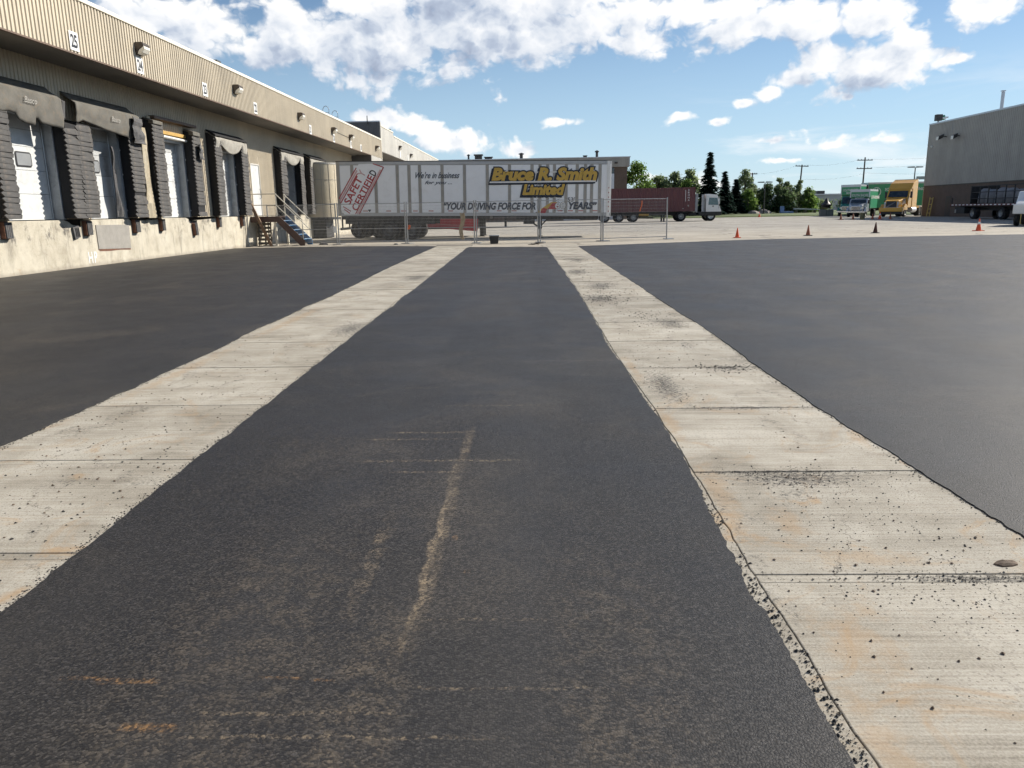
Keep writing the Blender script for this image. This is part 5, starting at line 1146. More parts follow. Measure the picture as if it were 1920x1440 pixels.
def bag(y, h, label, s=1.0, lean=0):
    b = MB(); b.lathe([(0,0),(.50,0),(.60,.12),(.62,h*.5),(.56,h*.8),(.40,h*.93),(.25,h),(0,h*.96)], n=14)
    me = b.mesh('bulk_bag', True)
    for v in me.vertices: v.co.x *= 1+.18*nz(v.co.x*2, v.co.y*2, v.co.z*2, y); v.co.y *= 1+.18*nz(v.co.x*2+4, v.co.y*2, v.co.z*2, y)
    o = bpy.data.objects.new('bulk_bag', me); COL.objects.link(o); me.materials.append(M['tarp']); o.location = (40.6-.35, 68+y, 1.30); o.scale = (s,)*3; o.rotation_euler = (lean, 0, 0); tag(o, label, 'bag', 'bulk bags on the flatbed')
bag(3.55, 1.35, 'pale bulk bag at the rear of the flatbed load'); bag(2.3, 1.25, 'pale bulk bag second from the rear of the flatbed'); bag(.95, 1.35, 'pale bulk bag third from the rear of the flatbed', 1, .1); bag(-.45, 1.3, 'pale bulk bag fourth from the rear of the flatbed', 1, -.1); bag(-1.9, 1.2, 'pale bulk bag nearest the flatbed cab')
# white pickup, only its tail in frame
pk = thing('pickup_truck', 'white pickup truck with its tailgate at the right picture edge', 'truck', (32.95, 51.9, 0), rad(-38))
b = MB(); b.box(-1.0, 1.0, -5.4, .0, .72, 1.30); b.build('body', M['cab_white'], pk, bevel=.06)
b = MB(); b.box(-.97, .97, -.02, .06, .98, 1.78); tg = b.build('tailgate', M['cab_white'], pk, bevel=.05)
b = MB(); b.box(-.12, .12, .06, .09, 1.66, 1.73); b.build('handle', M['ink'], tg)
b = MB(); b.prism([(-.10,1.38),(.02,1.32),(.12,1.45),(.03,1.58),(-.08,1.52)], 'y', .061, .07); b.build('badge', M['ink'], tg)
b = MB(); b.box(-1.02, -.94, -2.4, 0, 1.30, 1.76); b.box(.94, 1.02, -2.4, 0, 1.30, 1.76); b.build('bed_side', M['cab_white'], pk, bevel=.03)
b = MB(); b.prism([(-5.2,1.3),(-2.4,1.3),(-2.5,2.05),(-3.9,2.08),(-4.6,1.55)], 'x', -.95, .95); b.build('cab', M['cab_white'], pk, bevel=.08)
b = MB(); b.box(-.75, .75, -2.44, -2.38, 1.6, 1.95); b.build('rear_window', M['glass'], pk)
b = MB(); b.box(-1.02, 1.02, .08, .24, .66, .86); b.build('bumper', M['chrome'], pk, bevel=.03)
for xx in (-1.005, .965):
    b = MB(); b.box(xx, xx+.04, -.10, .075, 1.15, 1.62); b.build('tail_lamp', M['marker'], pk)
for xx, sd_ in ((-.85,-1),(.85,1)):
    for yy in (-1.1, -4.4): wheel(pk, (xx, yy, .42), .42, .27, 'x', side=sd_)
def bollard(x, y, label):
    t = thing('bollard', label, 'bollard', (x, y, 0)); b = MB(); b.tube((0,0,0),(0,0,1.15),.09,n=14); b.build('pipe', M['bollard'], t, smooth=True); b = MB(); b.lathe([(.09,1.15),(.07,1.20),(0,1.22)], n=14); b.build('cap', M['bollard'], t)
bollard(31.85, 52.2, 'faded yellow steel bollard in front of the white pickup')

# ================================================================== parked trucks behind the cones
def T(root, mb, name, mat, parent=None, **kw): return mb.build(name, M[mat], parent or root, **kw)
# local frame: nose towards -y, x to the right as seen from the front
def yellow_tractor(loc, rz):
    t = thing('highway_tractor', 'yellow sleeper highway tractor with a slanted bar across its grille', 'truck', loc, rz)
    b = MB(); b.prism([(-1.18,.55),(1.18,.55),(1.22,.62),(1.22,1.0),(-1.22,1.0),(-1.22,.62)], 'y', 0, .5); T(t, b, 'bumper', 'yellow', bevel=.05)
    b = MB(); b.box(-1.15, 1.15, .05, .6, .28, .56); T(t, b, 'air_dam', 'chassis')
    hood = MB(); hood.hexa([(-.80,.08,1.0),(.80,.08,1.0),(1.05,2.1,1.0),(-1.05,2.1,1.0),(-.70,.22,1.72),(.70,.22,1.72),(.98,2.1,2.05),(-.98,2.1,2.05)]); hd = T(t, hood, 'hood', 'yellow', bevel=.08)
    b = MB(); b.hexa([(-.55,.05,.98),(.55,.05,.98),(.55,.12,.98),(-.55,.12,.98),(-.50,.16,1.66),(.50,.16,1.66),(.50,.23,1.66),(-.50,.23,1.66)]); gr = T(t, b, 'grille', 'ink', hd)
    b = MB(); b.hexa([(-.58,.02,.94),(.58,.02,.94),(.58,.10,.94),(-.58,.10,.94),(-.58,.03,1.0),(.58,.03,1.0),(.58,.11,1.0),(-.58,.11,1.0)]); T(t, b, 'grille_surround', 'chrome', hd)
    b = MB(); b.tube((-.48,.03,1.02), (.46,.13,1.62), .028, n=6); T(t, b, 'grille_bar', 'chrome', hd)
    for s in (-1, 1):
        b = MB(); b.hexa([(s*.60,.06,.95),(s*.78,.10,.95),(s*.86,.5,.95),(s*.62,.4,.95),(s*.58,.14,1.60),(s*.70,.2,1.60),(s*.80,.55,1.60),(s*.6,.5,1.60)]); T(t, b, 'headlight', 'alu', hd)
        b = MB(); b.prism([(.45,.70),(1.85,.70),(1.75,1.12),(1.35,1.34),(.85,1.34),(.5,1.1)], 'x', s*.98, s*1.24); T(t, b, 'fender', 'yellow', bevel=.04)
        b = MB(); b.prism([(.75,1.62),(1.4,1.72),(1.62,1.92),(1.3,1.86),(1.05,1.78),(1.1,1.60)], 'x', s*1.0, s*1.015); T(t, b, 'stripe', 'ink', hd)
    b = MB(); b.prism([(2.0,.95),(3.4,.95),(3.4,2.95),(2.75,2.95),(2.15,2.05)], 'x', -1.15, 1.15); cb = T(t, b, 'cab', 'yellow', bevel=.05)
    b = MB(); b.hexa([(-1.0,2.12,2.10),(1.0,2.12,2.10),(1.0,2.16,2.10),(-1.0,2.16,2.10),(-.95,2.60,2.78),(.95,2.60,2.78),(.95,2.66,2.78),(-.95,2.66,2.78)]); T(t, b, 'windscreen', 'glass', cb)
    for s in (-1, 1):
        b = MB(); b.prism([(2.55,2.02),(3.3,2.02),(3.3,2.66),(2.80,2.66)], 'x', s*1.152, s*1.16); T(t, b, 'side_window', 'glass', cb)
        b = MB(); b.box(min(s*1.2,s*1.42), max(s*1.2,s*1.42), 2.45, 2.58, 2.0, 2.7); T(t, b, 'mirror', 'ink', cb, bevel=.03)
    b = MB(); b.prism([(3.4,.95),(5.3,.95),(5.3,3.98),(4.9,4.02),(3.5,3.62),(2.8,2.96),(3.4,2.96)], 'x', -1.2, 1.2); T(t, b, 'sleeper', 'yellow', bevel=.06)
    b = MB(); b.box(-1.2, 1.2, 4.85, 5.28, 4.0, 4.06); T(t, b, 'roof_edge', 'cap')
    b = MB(); b.box(-.5, .5, 1.0, 9.0, .72, .98); T(t, b, 'frame', 'chassis')
    b = MB(); b.tube((1.05,3.3,.72), (1.05,5.0,.72), .30, n=14); T(t, b, 'fuel_tank', 'alu', smooth=True)
    for xx, s in ((-1.05,-1),(1.05,1)):
        wheel(t, (xx, 1.25, .52), .52, .3, 'x', side=s)
        for yy in (6.6, 7.95): wheel(t, (xx*.94, yy, .52), .52, .55, 'x', side=s)
        b = MB(); b.prism([(6.0,.9),(6.2,1.14),(7.0,1.14),(7.25,.98),(7.5,1.14),(8.4,1.14),(8.6,.9),(8.4,1.08),(7.5,1.08),(7.0,1.08),(6.2,1.08)], 'x', xx*.94-.28, xx*.94+.28); T(t, b, 'mud_guard', 'cap')
    return t
yt = yellow_tractor((41.3, 92.4, 0), rad(-40)); yt.scale = (1.06,)*3
def box_truck(loc, rz, label, bodymat, cabmat, bl=6.5, bw=2.44, zt=4.0, cabh=2.25, hoodl=1.5, text=True, logo=False):
    t = thing('box_truck', label, 'truck', loc, rz)
    b = MB(); b.hexa([(-.75,0,.72),(.75,0,.72),(1.0,hoodl,.72),(-1.0,hoodl,.72),(-.68,.10,1.38),(.68,.10,1.38),(.92,hoodl,1.62),(-.92,hoodl,1.62)]); hd = T(t, b, 'hood', cabmat, bevel=.09)
    b = MB(); b.box(-.50, .50, -.02, .10, .80, 1.26); T(t, b, 'grille', 'chrome', hd, bevel=.02)
    for k in range(4):
        b = MB(); b.box(-.46, .46, -.032, -.02, .84+k*.10, .90+k*.10); T(t, b, 'grille_slot', 'ink', hd)
    for s in (-1, 1):
        b = MB(); b.box(min(s*.54,s*.74), max(s*.54,s*.74), -.01, .12, .92, 1.16); T(t, b, 'headlight', 'lamp_lens', hd, bevel=.02)
        b = MB(); b.prism([(.25,.55),(1.45,.55),(1.35,.98),(1.05,1.14),(.6,1.14),(.35,.95)], 'x', s*.86, s*1.10); T(t, b, 'fender', cabmat, bevel=.06)
    b = MB(); b.box(-1.08, 1.08, -.14, .06, .48, .70); T(t, b, 'bumper', 'chrome', bevel=.04)
    b = MB(); b.prism([(hoodl-.05,.70),(hoodl+1.5,.70),(hoodl+1.5,cabh),(hoodl+.55,cabh),(hoodl+.05,1.60)], 'x', -1.0, 1.0); cb = T(t, b, 'cab', cabmat, bevel=.07)
    b = MB(); b.hexa([(-.88,hoodl+.03,1.64),(.88,hoodl+.03,1.64),(.88,hoodl+.08,1.64),(-.88,hoodl+.08,1.64),(-.82,hoodl+.44,cabh-.10),(.82,hoodl+.44,cabh-.10),(.82,hoodl+.50,cabh-.10),(-.82,hoodl+.50,cabh-.10)]); T(t, b, 'windscreen', 'glass', cb)
    for s in (-1, 1):
        b = MB(); b.prism([(hoodl+.32,1.58),(hoodl+1.25,1.58),(hoodl+1.25,cabh-.16),(hoodl+.66,cabh-.16)], 'x', s*1.002, s*1.01); T(t, b, 'side_window', 'glass', cb)
        b = MB(); b.box(min(s*1.05,s*1.25), max(s*1.05,s*1.25), hoodl+.15, hoodl+.27, 1.55, 2.0); T(t, b, 'mirror', 'ink', cb, bevel=.02)
    y0 = hoodl+1.6; zb = 1.0; h = bw/2
    b = MB(); b.box(-h, h, y0, y0+bl, zb, zt); bx = T(t, b, 'cargo_box', bodymat, bevel=.03)
    b = MB(); b.box(-h, h, y0-.8, y0-.001, cabh+.15, zt-.004); T(t, b, 'cab_over', bodymat, bevel=.05)
    for s in (-1, 1):
        b = MB(); b.box(s*h-.012 if s > 0 else s*h-.02, s*h+.02 if s > 0 else s*h+.012, y0-.8, y0+bl, zt-.22, zt+.012); T(t, b, 'top_rail', 'alu', bx)
        b = MB(); b.box(min(s*(h-.10),s*(h+.016)), max(s*(h-.10),s*(h+.016)), y0-.83, y0-.80, cabh+.15, zt); T(t, b, 'corner_post', 'alu', bx)
    b = MB(); b.box(-h, h, y0-.82, y0-.801, zt-.30, zt+.012); T(t, b, 'top_rail', 'alu', bx)
    if text:
        for (ln, z0, z1, ww) in (('SOUTH SHORE', zt-.85, zt-.55, .92), ('MOVING', zt-1.2, zt-.95, .5)):
            fit_text('lettering', ln, -ww, ww, z0, z1, M['white_ink'], bx, y0-.824, offset=.01)
        me_ = text_mesh('SOUTH SHORE MOVING', .5, 0, .01, .001)
        for s in (1,):
            o = bpy.data.objects.new('lettering', me_); COL.objects.link(o); me_.materials.clear(); me_.materials.append(M['white_ink']); o.parent = bx; o.location = (s*(h+.022), y0+(.2 if not logo else 1.4), zt-1.1); o.rotation_euler = (rad(90), 0, rad(90)); o.scale = (.95, 1, 1)
    if logo:
        b = MB(); b.lathe([(.46,0),(.46,-.006),(.40,-.006),(.40,0)], (0, y0-.826, zt-.75), 'y', 26); T(t, b, 'emblem', 'white_ink', bx)
        b = MB(); b.lathe([(.62,0),(.62,.008),(.53,.008),(.53,0)], (h+.012, y0+.3, zt-1.25), 'x', 26); T(t, b, 'emblem', 'white_ink', bx)
        b = MB(); b.box(h+.004, h+.02, y0+.1, y0+.2, zt-1.7, zt-.8); b.box(h+.004, h+.02, y0+.38, y0+.48, zt-1.7, zt-.8); b.box(h+.004, h+.018, y0+.2, y0+.38, zt-1.3, zt-1.2); T(t, b, 'emblem', 'white_ink', bx)
        b = MB(); b.box(-.03, .03, y0-.832, y0-.826, zt-1.1, zt-.42); b.tube((-.25,y0-.829,zt-.95), (.25,y0-.829,zt-.55), .03, n=6); T(t, b, 'emblem', 'white_ink', bx)
    b = MB(); b.box(-.45, .45, .5, y0+bl, .62, .99); T(t, b, 'frame', 'chassis')
    for s in (-1, 1):
        wheel(t, (s*.90, .85, .45), .45, .26, 'x', side=s); wheel(t, (s*.92, y0+bl*.68, .45), .45, .5, 'x', side=s)
    return t
box_truck((40.9, 104.5, 0), rad(-33), 'green box truck with teal cab, leftmost of the parked trucks', 'green', 'teal', bl=7.0, zt=4.05, cabh=2.55, hoodl=1.5)
box_truck((38.6, 95.6, 0), rad(-33), 'smaller silver nosed box truck with green body between the parked trucks', 'green', 'silver', bl=4.4, bw=2.2, zt=3.25, cabh=2.15, hoodl=1.15)
box_truck((43.6, 110.5, 0), rad(-92), 'large green box truck with round emblem behind the yellow tractor', 'green', 'cab_white', bl=9.5, bw=2.6, zt=4.35, cabh=2.5, hoodl=1.2, logo=True)

# ================================================================== cones and drums
def cone(x, y, h, label, mat='orange', group='traffic cones', band=True, dark=False):
    t = thing('traffic_cone', label, 'cone', (x, y, 0), random.uniform(-.3, .3), group); r = h*.21
    b = MB(); b.lathe([(r*1.02,.03),(r*.95,.06),(r*.18,h-.01),(r*.12,h),(0,h)], n=18); b.build('body', M[mat], t, smooth=True)
    b = MB(); b.box(-r*1.55, r*1.55, -r*1.55, r*1.55, 0, .035); b.build('base', M[mat if not dark else 'chassis'], t, bevel=.008)
    if band:
        z0, z1 = h*.55, h*.75; f = lambda z: r*.95+(r*.18-r*.95)*(z-.06)/(h-.07)
        b = MB(); b.lathe([(f(z0)+.003,z0),(f(z1)+.003,z1)], n=18); b.build('reflective_band', M['reflect'], t, smooth=True)
cone(9.6, 37.2, .47, 'orange cone nearest the fence end', band=False); cone(13.32, 38.4, .51, 'weathered red cone second from the fence at the asphalt edge', 'old_orange', band=False, dark=True)
cone(17.44, 40.5, .55, 'shade-darkened cone third from the fence at the asphalt edge', 'dark_cone', band=False, dark=True); cone(23.0, 41.2, .62, 'bright orange cone with pale band in front of the flatbed')
cone(31.3, 110.0, .75, 'tiny far orange cone near the lawn edge')
for k, (xx, lab) in enumerate([(30.6,'leftmost faded cone of the row before the parked trucks'),(31.7,'second faded cone of the row before the parked trucks'),(33.5,'fourth faded cone of the row, right of the olive drum'),(34.1,'bright orange cone in the row before the parked trucks'),(35.0,'rightmost faded cone of the row before the parked trucks')]):
    cone(xx, 79.2-(k*.25), .62 if k != 3 else .72, lab, 'old_orange' if k != 3 else 'orange', 'row of cones before the trucks', band=k == 3)
t = thing('drum', 'olive barrel standing in the row of cones', 'barrel', (32.5, 78.7, 0)); b = MB(); b.lathe([(0,0),(.22,0),(.22,.25),(.235,.27),(.22,.29),(.22,.55),(.20,.58),(0,.58)], n=18); b.build('body', M['olive'], t, smooth=True); b = MB(); b.lathe([(0,.66),(.32,.64),(.34,.58),(0,.58)], n=18); b.build('lid', M['olive'], t)

# ================================================================== middle distance
fbk = thing('far_building', 'low wide building with grey metal band and brown walls behind the trailer', 'building', (1, 110, 0))
def fpart(mb, name, mat, **kw):
    o = mb.build(name, M[mat], fbk, **kw); o.location = (-1, -110, 0); return o
b = MB(); b.box(-14, 13.0, 110.3, 150, 0, 7.1); fpart(b, 'wall', 'brown_brick')
b = MB(); xx = -14.0
while xx < 13.2: b.box(xx, xx+.22, 109.96, 110.0, 7.1, 8.35); xx += .36
b.box(-14, 13.3, 110.0, 150.3, 7.1, 8.35); fpart(b, 'fascia', 'grey_clad')
b = MB(); b.box(-14.1, 13.4, 109.9, 150.4, 8.35, 8.45); fpart(b, 'roof_edge', 'alu')
for xx in (8.9, 4.2, -.5):
    b = MB(); b.box(xx, xx+2.3, 110.2, 110.3, 0, 6.2); fpart(b, 'garage_door', 'alu'); b = MB(); b.box(xx, xx+2.3, 110.2, 110.3, 6.2, 7.0); fpart(b, 'door_head', 'glass')
b = MB(); b.prism([(109.95,7.75),(109.7,7.72),(109.65,7.55),(109.95,7.5)], 'x', 11.2, 11.6); fpart(b, 'lamp', 'lamp_body')
def stack(x, z, h, r, label, box=False):
    vent(x, 112, 8.45, r, h, label, 'dark_metal', box)
stack(8.95, 8.4, 1.05, .30, 'tall dark stack near the right end of the far building roof'); stack(7.3, 8.4, .35, .25, 'stubby stack left of the tall one on the far building', True); stack(-1.6, 8.4, .9, .38, 'dark ventilator in the middle of the far building roof'); stack(-6.2, 8.4, .4, .5, 'low box unit on the far building roof', True); stack(-7.6, 8.4, .75, .5, 'pale roof unit on the far building', True); stack(-9.0, 8.3, .85, .22, 'leftmost thin stack on the far building roof')
# belly of a parked trailer seen under the white one
t = thing('distant_trailer', 'grey distant trailer seen beneath the white one', 'trailer', (-8.5, 70, 0)); b = MB(); b.box(0, 8.5, 0, 2.5, 1.15, 3.6); b.build('body', M['jamb'], t, bevel=.03)
b = MB(); b.box(.4, 8.3, .4, 2.1, .9, 1.15); b.build('frame', M['chassis'], t)
for xx in (.9, 2.1): wheel(t, (xx, .2, .5), .5, .3, 'y'); wheel(t, (xx, 2.3, .5), .5, .3, 'y', side=1)
for yy in (.4, 2.1):
    b = MB(); b.box(5.9, 6.05, yy-.06, yy+.06, 0, 1.15); b.path([(5.95,yy,.5),(6.5,yy,1.1)], .03, 6); b.build('landing_leg', M['chassis'], t)

# pale low building beyond the trucks
lb = thing('pale_shed', 'long pale low building far behind the parked trucks', 'building', (66, 170, 0))
b = MB(); b.box(-12, 40, 0, 30, 0, 3.6); b.build('wall', M['pale_wall'], lb); b = MB(); b.box(-12.2, 40.2, -.3, 30.3, 3.6, 3.85); b.build('roof_edge', M['alu'], lb)
for xx in (-9, -3.5, 3, 9):
    b = MB(); b.box(xx, xx+1.6, 6, 8, 3.85, 4.6); b.build('roof_unit', M['dark_metal'], lb, bevel=.05)
# utility poles, wires, area lights
def pole(x, y, h, lean, arms, label):
    t = thing('utility_pole', label, 'pole', (x, y, 0)); t.rotation_euler = (0, lean, 0)
    b = MB(); b.tube((0,0,0),(0,0,h),.17,.12,10); b.build('shaft', M['pole'], t, smooth=True)
    for dz, w_ in arms:
        b = MB(); b.box(-w_, w_, -.07, .07, h-dz-.08, h-dz+.08); ar = b.build('crossarm', M['pole'], t)
        for s in (-.9, -.45, .45, .9):
            b = MB(); b.lathe([(.05,0),(.07,.06),(.03,.16),(0,.17)], (s*w_,0,h-dz+.08), n=8); b.build('insulator', M['jamb'], ar)
    return t
pole(49.7, 150, 8.9, rad(2.5), [(.25,1.2)], 'leaning utility pole with single crossarm beside the pale shed'); pole(61.5, 150, 10.0, rad(.5), [(.5,1.4),(2.0,1.4)], 'tall utility pole with two crossarms above the green trucks')
t = pole(41.0, 150, 7.6, 0, [(.2,.9)], 'short utility pole rising behind the spruces'); 
t = thing('transformer_can', 'small grey transformer can on the short pole among trees', 'transformer', (41.0, 149.75, 5.3)); b = MB(); b.lathe([(0,0),(.25,0),(.27,.1),(.27,.8),(.2,.9),(0,.9)], n=14); b.build('can', M['jamb'], t, smooth=True); b = MB(); b.tube((0,0,.9),(0,0,1.1),.04,n=6); b.build('bushing', M['dark_metal'], t)
def wire(p, q, sag, label):
    b = MB(); pts = []
    for k in range(13):
        u = k/12; pts.append((p[0]+(q[0]-p[0])*u, p[1]+(q[1]-p[1])*u, p[2]+(q[2]-p[2])*u-sag*4*u*(1-u)))
    b.path(pts, .014, 4); tag(b.build('overhead_wire', M['dark_metal']), label, 'wire', 'overhead wires')
wire((50.9,150,8.8),(60.2,150,9.5),.35,'upper wire between the leaning pole and the tall pole'); wire((50.4,150,6.3),(61.4,150,7.0),.4,'lower wire between the leaning pole and the tall pole')
wire((62.9,150,9.6),(100,150,11.4),.6,'upper wire running right from the tall pole behind the grey building'); wire((61.7,150,7.2),(100,150,7.6),.6,'lower wire running right from the tall pole'); wire((41.9,150,7.4),(48.9,150,8.7),.3,'wire from the short pole to the leaning pole'); wire((62.8,150,8.1),(100,150,10.6),.5,'middle wire running right from the tall pole')
def area_light(x, y, h, label, sgn=0):
    t = thing('area_light', label, 'light pole', (x, y, 0)); b = MB(); b.tube((0,0,0),(0,0,h),.10,.07,10); b.build('shaft', M['dark_metal'], t, smooth=True)
    for s in (-1, 1):
        b = MB(); b.hexa([(s*.15,-.22,h-.02),(s*1.05,-.22,h),(s*1.05,.22,h),(s*.15,.22,h-.02),(s*.15,-.22,h+.16),(s*1.05,-.22,h+.13),(s*1.05,.22,h+.13),(s*.15,.22,h+.16)]); b.build('lamp_head', M['dark_metal'], t, bevel=.02)
    b = MB(); b.tube((0,0,0),(0,0,.5),.25,n=12); b.build('footing', M['block'], t)
area_light(34.6, 119.5, 4.9, 'double headed light pole in front of the bushes'); area_light(55.8, 118, 6.6, 'double headed light pole behind the yellow tractor')
t = thing('sign_board', 'small dark sign board on the light pole behind the yellow tractor', 'sign', (57.0, 118, 4.9)); b = MB(); b.box(-.9, .5, -.05, .05, 0, .45); b.build('panel', M['jamb'], t); b = MB(); b.tube((-1.2,0,.2),(-.9,0,.2),.03,n=6); b.build('bracket', M['dark_metal'], t)

# concrete blocks with scrap, boulders, odds and ends by the lawn
def cblock(x, y, w_, h_, label):
    t = thing('concrete_block', label, 'block', (x, y, 0), rad(-8)); b = MB(); b.box(-w_/2, w_/2, -.4, .4, 0, h_); b.build('body', M['block'], t, bevel=.05)
    b = MB(); b.path([(-.12,0,h_-.02),(-.1,0,h_+.09),(.1,0,h_+.09),(.12,0,h_-.02)], .015, 6); b.build('lifting_loop', M['rust'], t)
cblock(40.1, 110.4, .85, .90, 'left grey concrete block under the dark scrap bucket'); cblock(41.0, 110.3, .90, .85, 'right grey concrete block under the dark scrap bucket')
t = thing('scrap_bucket', 'dark rounded bucket with two upright prongs set on concrete blocks', 'bucket', (40.55, 110.5, .92))
b = MB(); b.lathe([(0,.12),(.35,.15),(.62,.38),(.72,.62),(.60,.66),(.35,.95),(.2,1.25),(.12,1.45),(0,1.5)], n=16); b.build('heap', M['black_plastic'], t, smooth=True)
for s in (-1, 1):
    b = MB(); b.tube((s*.68,0,.45),(s*.82,0,1.15),.06,.04,7); b.build('prong', M['dark_metal'], t)
b = MB(); b.lathe([(0,.1),(.55,.1),(.66,.22),(.5,.28),(0,.28)], n=16); b.build('tray', M['olive'], t)
stone(33.6, 121.2, 1.0, 'left grey boulder on the lawn edge', z=.30); stone(35.4, 121.5, 1.15, 'right grey boulder on the lawn edge', z=.30)
t = thing('blue_sheeting', 'upright pale blue sheeting stacked by the light pole', 'sheeting', (38.0, 121, .33)); b = MB(); b.box(-.5, .1, -.1, .1, 0, 1.1); b.build('upright_sheet', M['blue'], t, bevel=.02); b = MB(); b.box(-.5, 1.4, -.5, .3, 0, .35); b.build('flat_sheet', M['blue'], t, bevel=.03)
t = thing('covered_stack', 'low stack under a pale cover on trestles by the lawn', 'stack', (41.2, 121, .33)); b = MB(); b.prism([(-1.6,.55),(2.0,.45),(2.0,.58),(-1.5,.78)], 'y', -.5, .5); b.build('cover', M['pale_wall'], t, bevel=.03)
for xx in (-1.3, 0, 1.5):
    b = MB(); b.box(xx, xx+.1, -.45, .45, 0, .5); b.build('trestle', M['old_wood'], t)
# a person far off by the lawn
def person(x, y, z, label):
    me = bpy.data.meshes.new('body')
    J = [((0,0,.95),.15),((0,0,1.15),.14),((0,0,1.40),.17),((0,0,1.53),.06),((0,0,1.66),.10),((0,0,1.74),.085),
         ((.10,0,.90),.10),((.12,-.04,.50),.075),((.12,.02,.10),.05),((.12,-.12,.04),.045), ((-.10,0,.90),.10),((-.13,.06,.50),.075),((-.14,.10,.10),.05),((-.14,-.04,.04),.045),
         ((.20,0,1.42),.07),((.27,.02,1.14),.05),((.25,-.10,.90),.04),((.25,-.13,.82),.035), ((-.20,0,1.42),.07),((-.28,.03,1.14),.05),((-.26,-.06,.90),.04),((-.26,-.09,.82),.035)]
    E_ = [(0,1),(1,2),(2,3),(3,4),(4,5),(0,6),(6,7),(7,8),(8,9),(0,10),(10,11),(11,12),(12,13),(2,14),(14,15),(15,16),(16,17),(2,18),(18,19),(19,20),(20,21)]
    me.from_pydata([j[0] for j in J], E_, []); o = bpy.data.objects.new('person', me); COL.objects.link(o)
    sk_ = o.modifiers.new('skin', 'SKIN')
    for v, j in zip(me.skin_vertices[0].data, J): v.radius = (j[1], j[1]*.8)
    me.skin_vertices[0].data[0].use_root = True
    o.modifiers.new('smooth', 'SUBSURF').levels = 1; o.modifiers['smooth'].render_levels = 2
    me.materials.append(M['cloth']); o.location = (x, y, z); tag(o, label, 'person')
    b = MB(); b.lathe([(0,1.81),(.07,1.79),(.10,1.72),(.10,1.66),(.0,1.66)], n=12); b.build('hair', M['ink'], o)
    b = MB(); b.box(-.055,.055,-.098,-.07,1.56,1.68); b.build('face', M['skin'], o, bevel=.02)
person(45.2, 131, .40, 'person in dark clothing standing far off by the lawn')

# ================================================================== trees
def crown_mesh(centers, leaves, size, rnd, flat=.0):
    b = MB(); vs = []; fs = []
    tot = sum(c[3]**2 for c in centers)
    for (cx, cy, cz, r) in centers:
        n = int(leaves*r*r/tot)
        for _ in range(n):
            d = Vector((rnd.gauss(0,1), rnd.gauss(0,1), rnd.gauss(0,1))).normalized(); rr = r*(rnd.random()**.40)*rnd.uniform(.75, 1.15)
            p = Vector((cx, cy, cz)) + Vector((d.x*rr, d.y*rr, d.z*rr*.8))
            s = size*rnd.uniform(.55, 1.3); nrm = (d + Vector((rnd.uniform(-1,1), rnd.uniform(-1,1), rnd.uniform(-.3,1)))*.9).normalized()
            a = nrm.orthogonal().normalized(); a.rotate(mathutils.Quaternion(nrm, rnd.uniform(0, 6.28))); c = nrm.cross(a)
            o = len(vs); vs += [p-a*s, p+c*s*.45+nrm*s*.1, p+a*s, p-c*s*.45+nrm*s*.1]; fs.append((o,o+1,o+2,o+3))
    b.v = [tuple(v) for v in vs]; b.f = fs; return b
def leafy_tree(x, y, h, wdt, label, mat='leaf', base=.25, leaves=4200, size=.24, seed=1, z=.4, name='leafy_tree', trunk=.16, cat='tree'):
    rnd = random.Random(seed); t = thing(name, label, cat, (x, y, z)); cs = []
    tr = MB(); tr.tube((0,0,0),(0,0,h*.45), trunk, trunk*.7, 8); tr.tube((0,0,h*.45),(.1,.05,h*.85), trunk*.7, trunk*.2, 7)
    nb = max(18, int(26*wdt/3))
    for k in range(nb):
        u = base+(1-base)*((k+rnd.random())/nb); prof = math.sin(math.pi*min(1, (u-base)/(1-base)*.80+.20))**.7
        a = rnd.uniform(0, 6.28); r = wdt/2*prof*rnd.uniform(.25, .95); zz = h*(u*.94)
        cs.append((r*math.cos(a), r*math.sin(a), zz, wdt*rnd.uniform(.15, .27)))
        if k % 3 == 0: tr.tube((0,0,max(.3, zz*.55)), (r*math.cos(a)*.9, r*math.sin(a)*.9, zz), trunk*.35, trunk*.1, 5)
    cs.append((0, 0, h*.93, wdt*.11)); leaves = int(leaves*.62)
    tr.build('trunk', M['bark'], t); crown_mesh(cs, leaves, size, rnd).build('crown', M[mat], t, fix=False); return t
def spruce(x, y, h, wdt, label, seed=1, z=.4, dens=1.0):
    rnd = random.Random(seed); t = thing('spruce_tree', label, 'tree', (x, y, z))
    b = MB(); b.tube((0,0,0),(0,0,h*.97), wdt*.055, .02, 8); b.build('trunk', M['bark'], t)
    vs = []; fs = []; zz = .06*h
    while zz < h*.985:
        u = zz/h; R_ = wdt/2*(1-u)**.98*rnd.uniform(.80, 1.12)+.04; nb = int(7+9*(1-u))
        for k in range(nb):
            a = rnd.uniform(0, 6.28); rl = R_*rnd.uniform(.65, 1.1); droop = rl*.28; n = max(4, int(rl*11*dens))
            for q in range(n):
                s = (q+rnd.random())/n; px = rl*s; pz = zz+.12*rl*s-droop*s*s+rnd.uniform(-.05,.05); ln = .40*(1.1-s*.5)*rnd.uniform(.7,1.3)*max(.55, wdt/3.6)
                sd_ = rnd.choice((-1, 1)); an = a+sd_*rnd.uniform(.2, .9)
                c = Vector((px*math.cos(a), px*math.sin(a), pz)); d = Vector((math.cos(an), math.sin(an), rnd.uniform(-.5,.15)))*ln; w_ = Vector((-math.sin(an), math.cos(an), rnd.uniform(-.6,.6)))*ln*.34
                o = len(vs); vs += [c-w_, c+d, c+w_, c-d*.25]; fs.append((o,o+1,o+2,o+3))
        zz += h*.020*rnd.uniform(.8, 1.2)
    b = MB(); b.v = [tuple(v) for v in vs]; b.f = fs; b.build('crown', M['spruce'], t, fix=False); return t
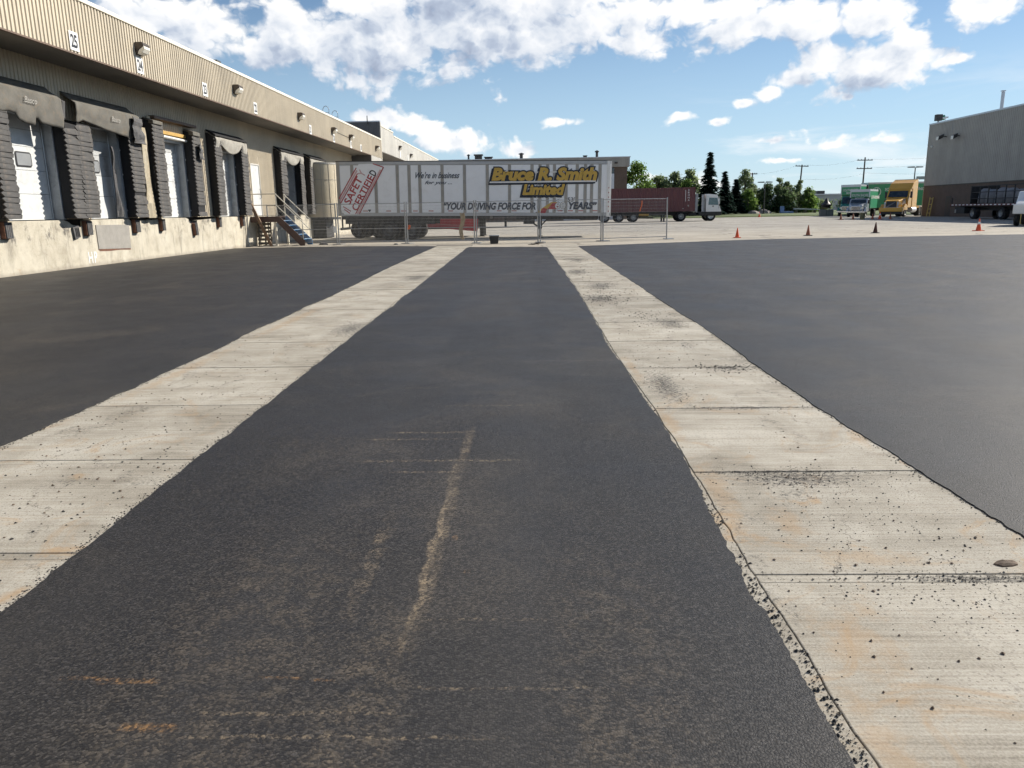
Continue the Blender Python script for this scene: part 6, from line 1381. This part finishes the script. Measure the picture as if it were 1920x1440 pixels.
leafy_tree(15.2, 117, 8.3, 4.6, 'tall bright green leafy tree beside the far brown building', seed=3, leaves=5200, z=0)
leafy_tree(18.9, 121, 5.9, 3.8, 'low green leafy tree right of the tall one behind the container', 'leaf_pale', seed=4, leaves=3400)
leafy_tree(21.6, 122, 6.5, 3.6, 'pale green leafy tree behind the middle of the container roof', 'leaf_pale', seed=5, leaves=3400)
leafy_tree(24.2, 123, 6.8, 3.4, 'pale leafy tree left of the tallest spruce', 'leaf_pale', seed=6, leaves=3400)
leafy_tree(23.0, 118.5, 5.2, 2.8, 'bright green leafy tree just behind the tractor end of the container', 'leaf', seed=7, leaves=3000)
leafy_tree(20.3, 124, 5.8, 4.0, 'darker leafy tree in the back behind the container', 'leaf_dark', seed=8, leaves=3000)
for k, (xx, hh, lab) in enumerate([(18.0,4.2,'low pale bush left in the gap behind the container'),(22.4,4.6,'low pale bush behind the container middle'),(27.6,3.4,'low pale bush between the two tallest spruces'),(30.2,3.0,'low pale bush between the two smaller spruces'),(35.0,4.0,'pale bush left of the light pole')]):
    leafy_tree(xx, 127, hh, 4.2, lab, 'leaf_pale', seed=80+k, leaves=2600, base=.02, name='bush', cat='bush')
spruce(26.2, 119, 9.1, 5.2, 'tallest dark spruce behind the white yard tractor', 2); spruce(29.0, 121, 6.4, 4.2, 'second dark spruce right of the yard tractor', 3); spruce(31.1, 122.5, 5.3, 4.2, 'smallest dark spruce beside the poplar bushes', 4)
leafy_tree(33.6, 127, 7.0, 3.4, 'tall loose leafy tree right of the spruces', 'leaf_pale', seed=9, leaves=3400, base=.08)
leafy_tree(33.2, 123, 3.6, 3.2, 'bright bush at the foot of the loose leafy tree', 'leaf', seed=10, leaves=2200, base=.03, name='bush', cat='bush')
leafy_tree(36.6, 125, 4.4, 3.6, 'dark bush behind the double headed light pole', 'leaf_dark', seed=11, leaves=3000, base=.03, name='bush', cat='bush')
for k, (xx, hh, lab) in enumerate([(38.6,5.5,'left spiky poplar clump behind the blue sheeting'),(40.0,5.0,'middle spiky poplar clump behind the covered stack'),(42.0,5.1,'right spiky poplar clump behind the covered stack')]):
    leafy_tree(xx, 126, hh, 2.1, lab, 'leaf_pale', seed=20+k, leaves=2200, base=.05, name='poplar', size=.2)
leafy_tree(39.6, 124.6, 3.6, 4.4, 'dark dense bush behind the covered stack', 'leaf_dark', seed=30, leaves=3600, base=.02, name='bush', cat='bush')
leafy_tree(43.2, 125.5, 3.7, 3.4, 'round green bush at the right end of the tree line', 'leaf', seed=31, leaves=2800, base=.02, name='bush', cat='bush')
for k, (xx, yy, hh, ww, lab) in enumerate([(47.0,138,2.2,3.6,'low pale shrub near the far person'),(49.5,136,1.9,3.4,'low pale shrub left of the scrap bucket'),(50.5,129,2.3,3.6,'pale shrub behind the scrap bucket'),(53.2,128,2.9,3.8,'tall pale shrub left of the green trucks'),(51.8,124,1.8,3.2,'low shrub in front of the tall pale shrub')]):
    leafy_tree(xx, yy, hh, ww, lab, 'leaf_pale', seed=40+k, leaves=1700, base=.02, name='shrub', size=.2, z=.35, cat='shrub')
for k, (xx, hh, lab) in enumerate([(60,5.6,'far dark tree over the pale shed, left of three'),(63.5,6.4,'far dark tree over the pale shed, middle of three'),(66.5,6.2,'far dark tree over the pale shed, right of three')]):
    leafy_tree(xx, 205, hh, 4, lab, 'leaf_dark', seed=60+k, leaves=1200, size=.3, z=0)
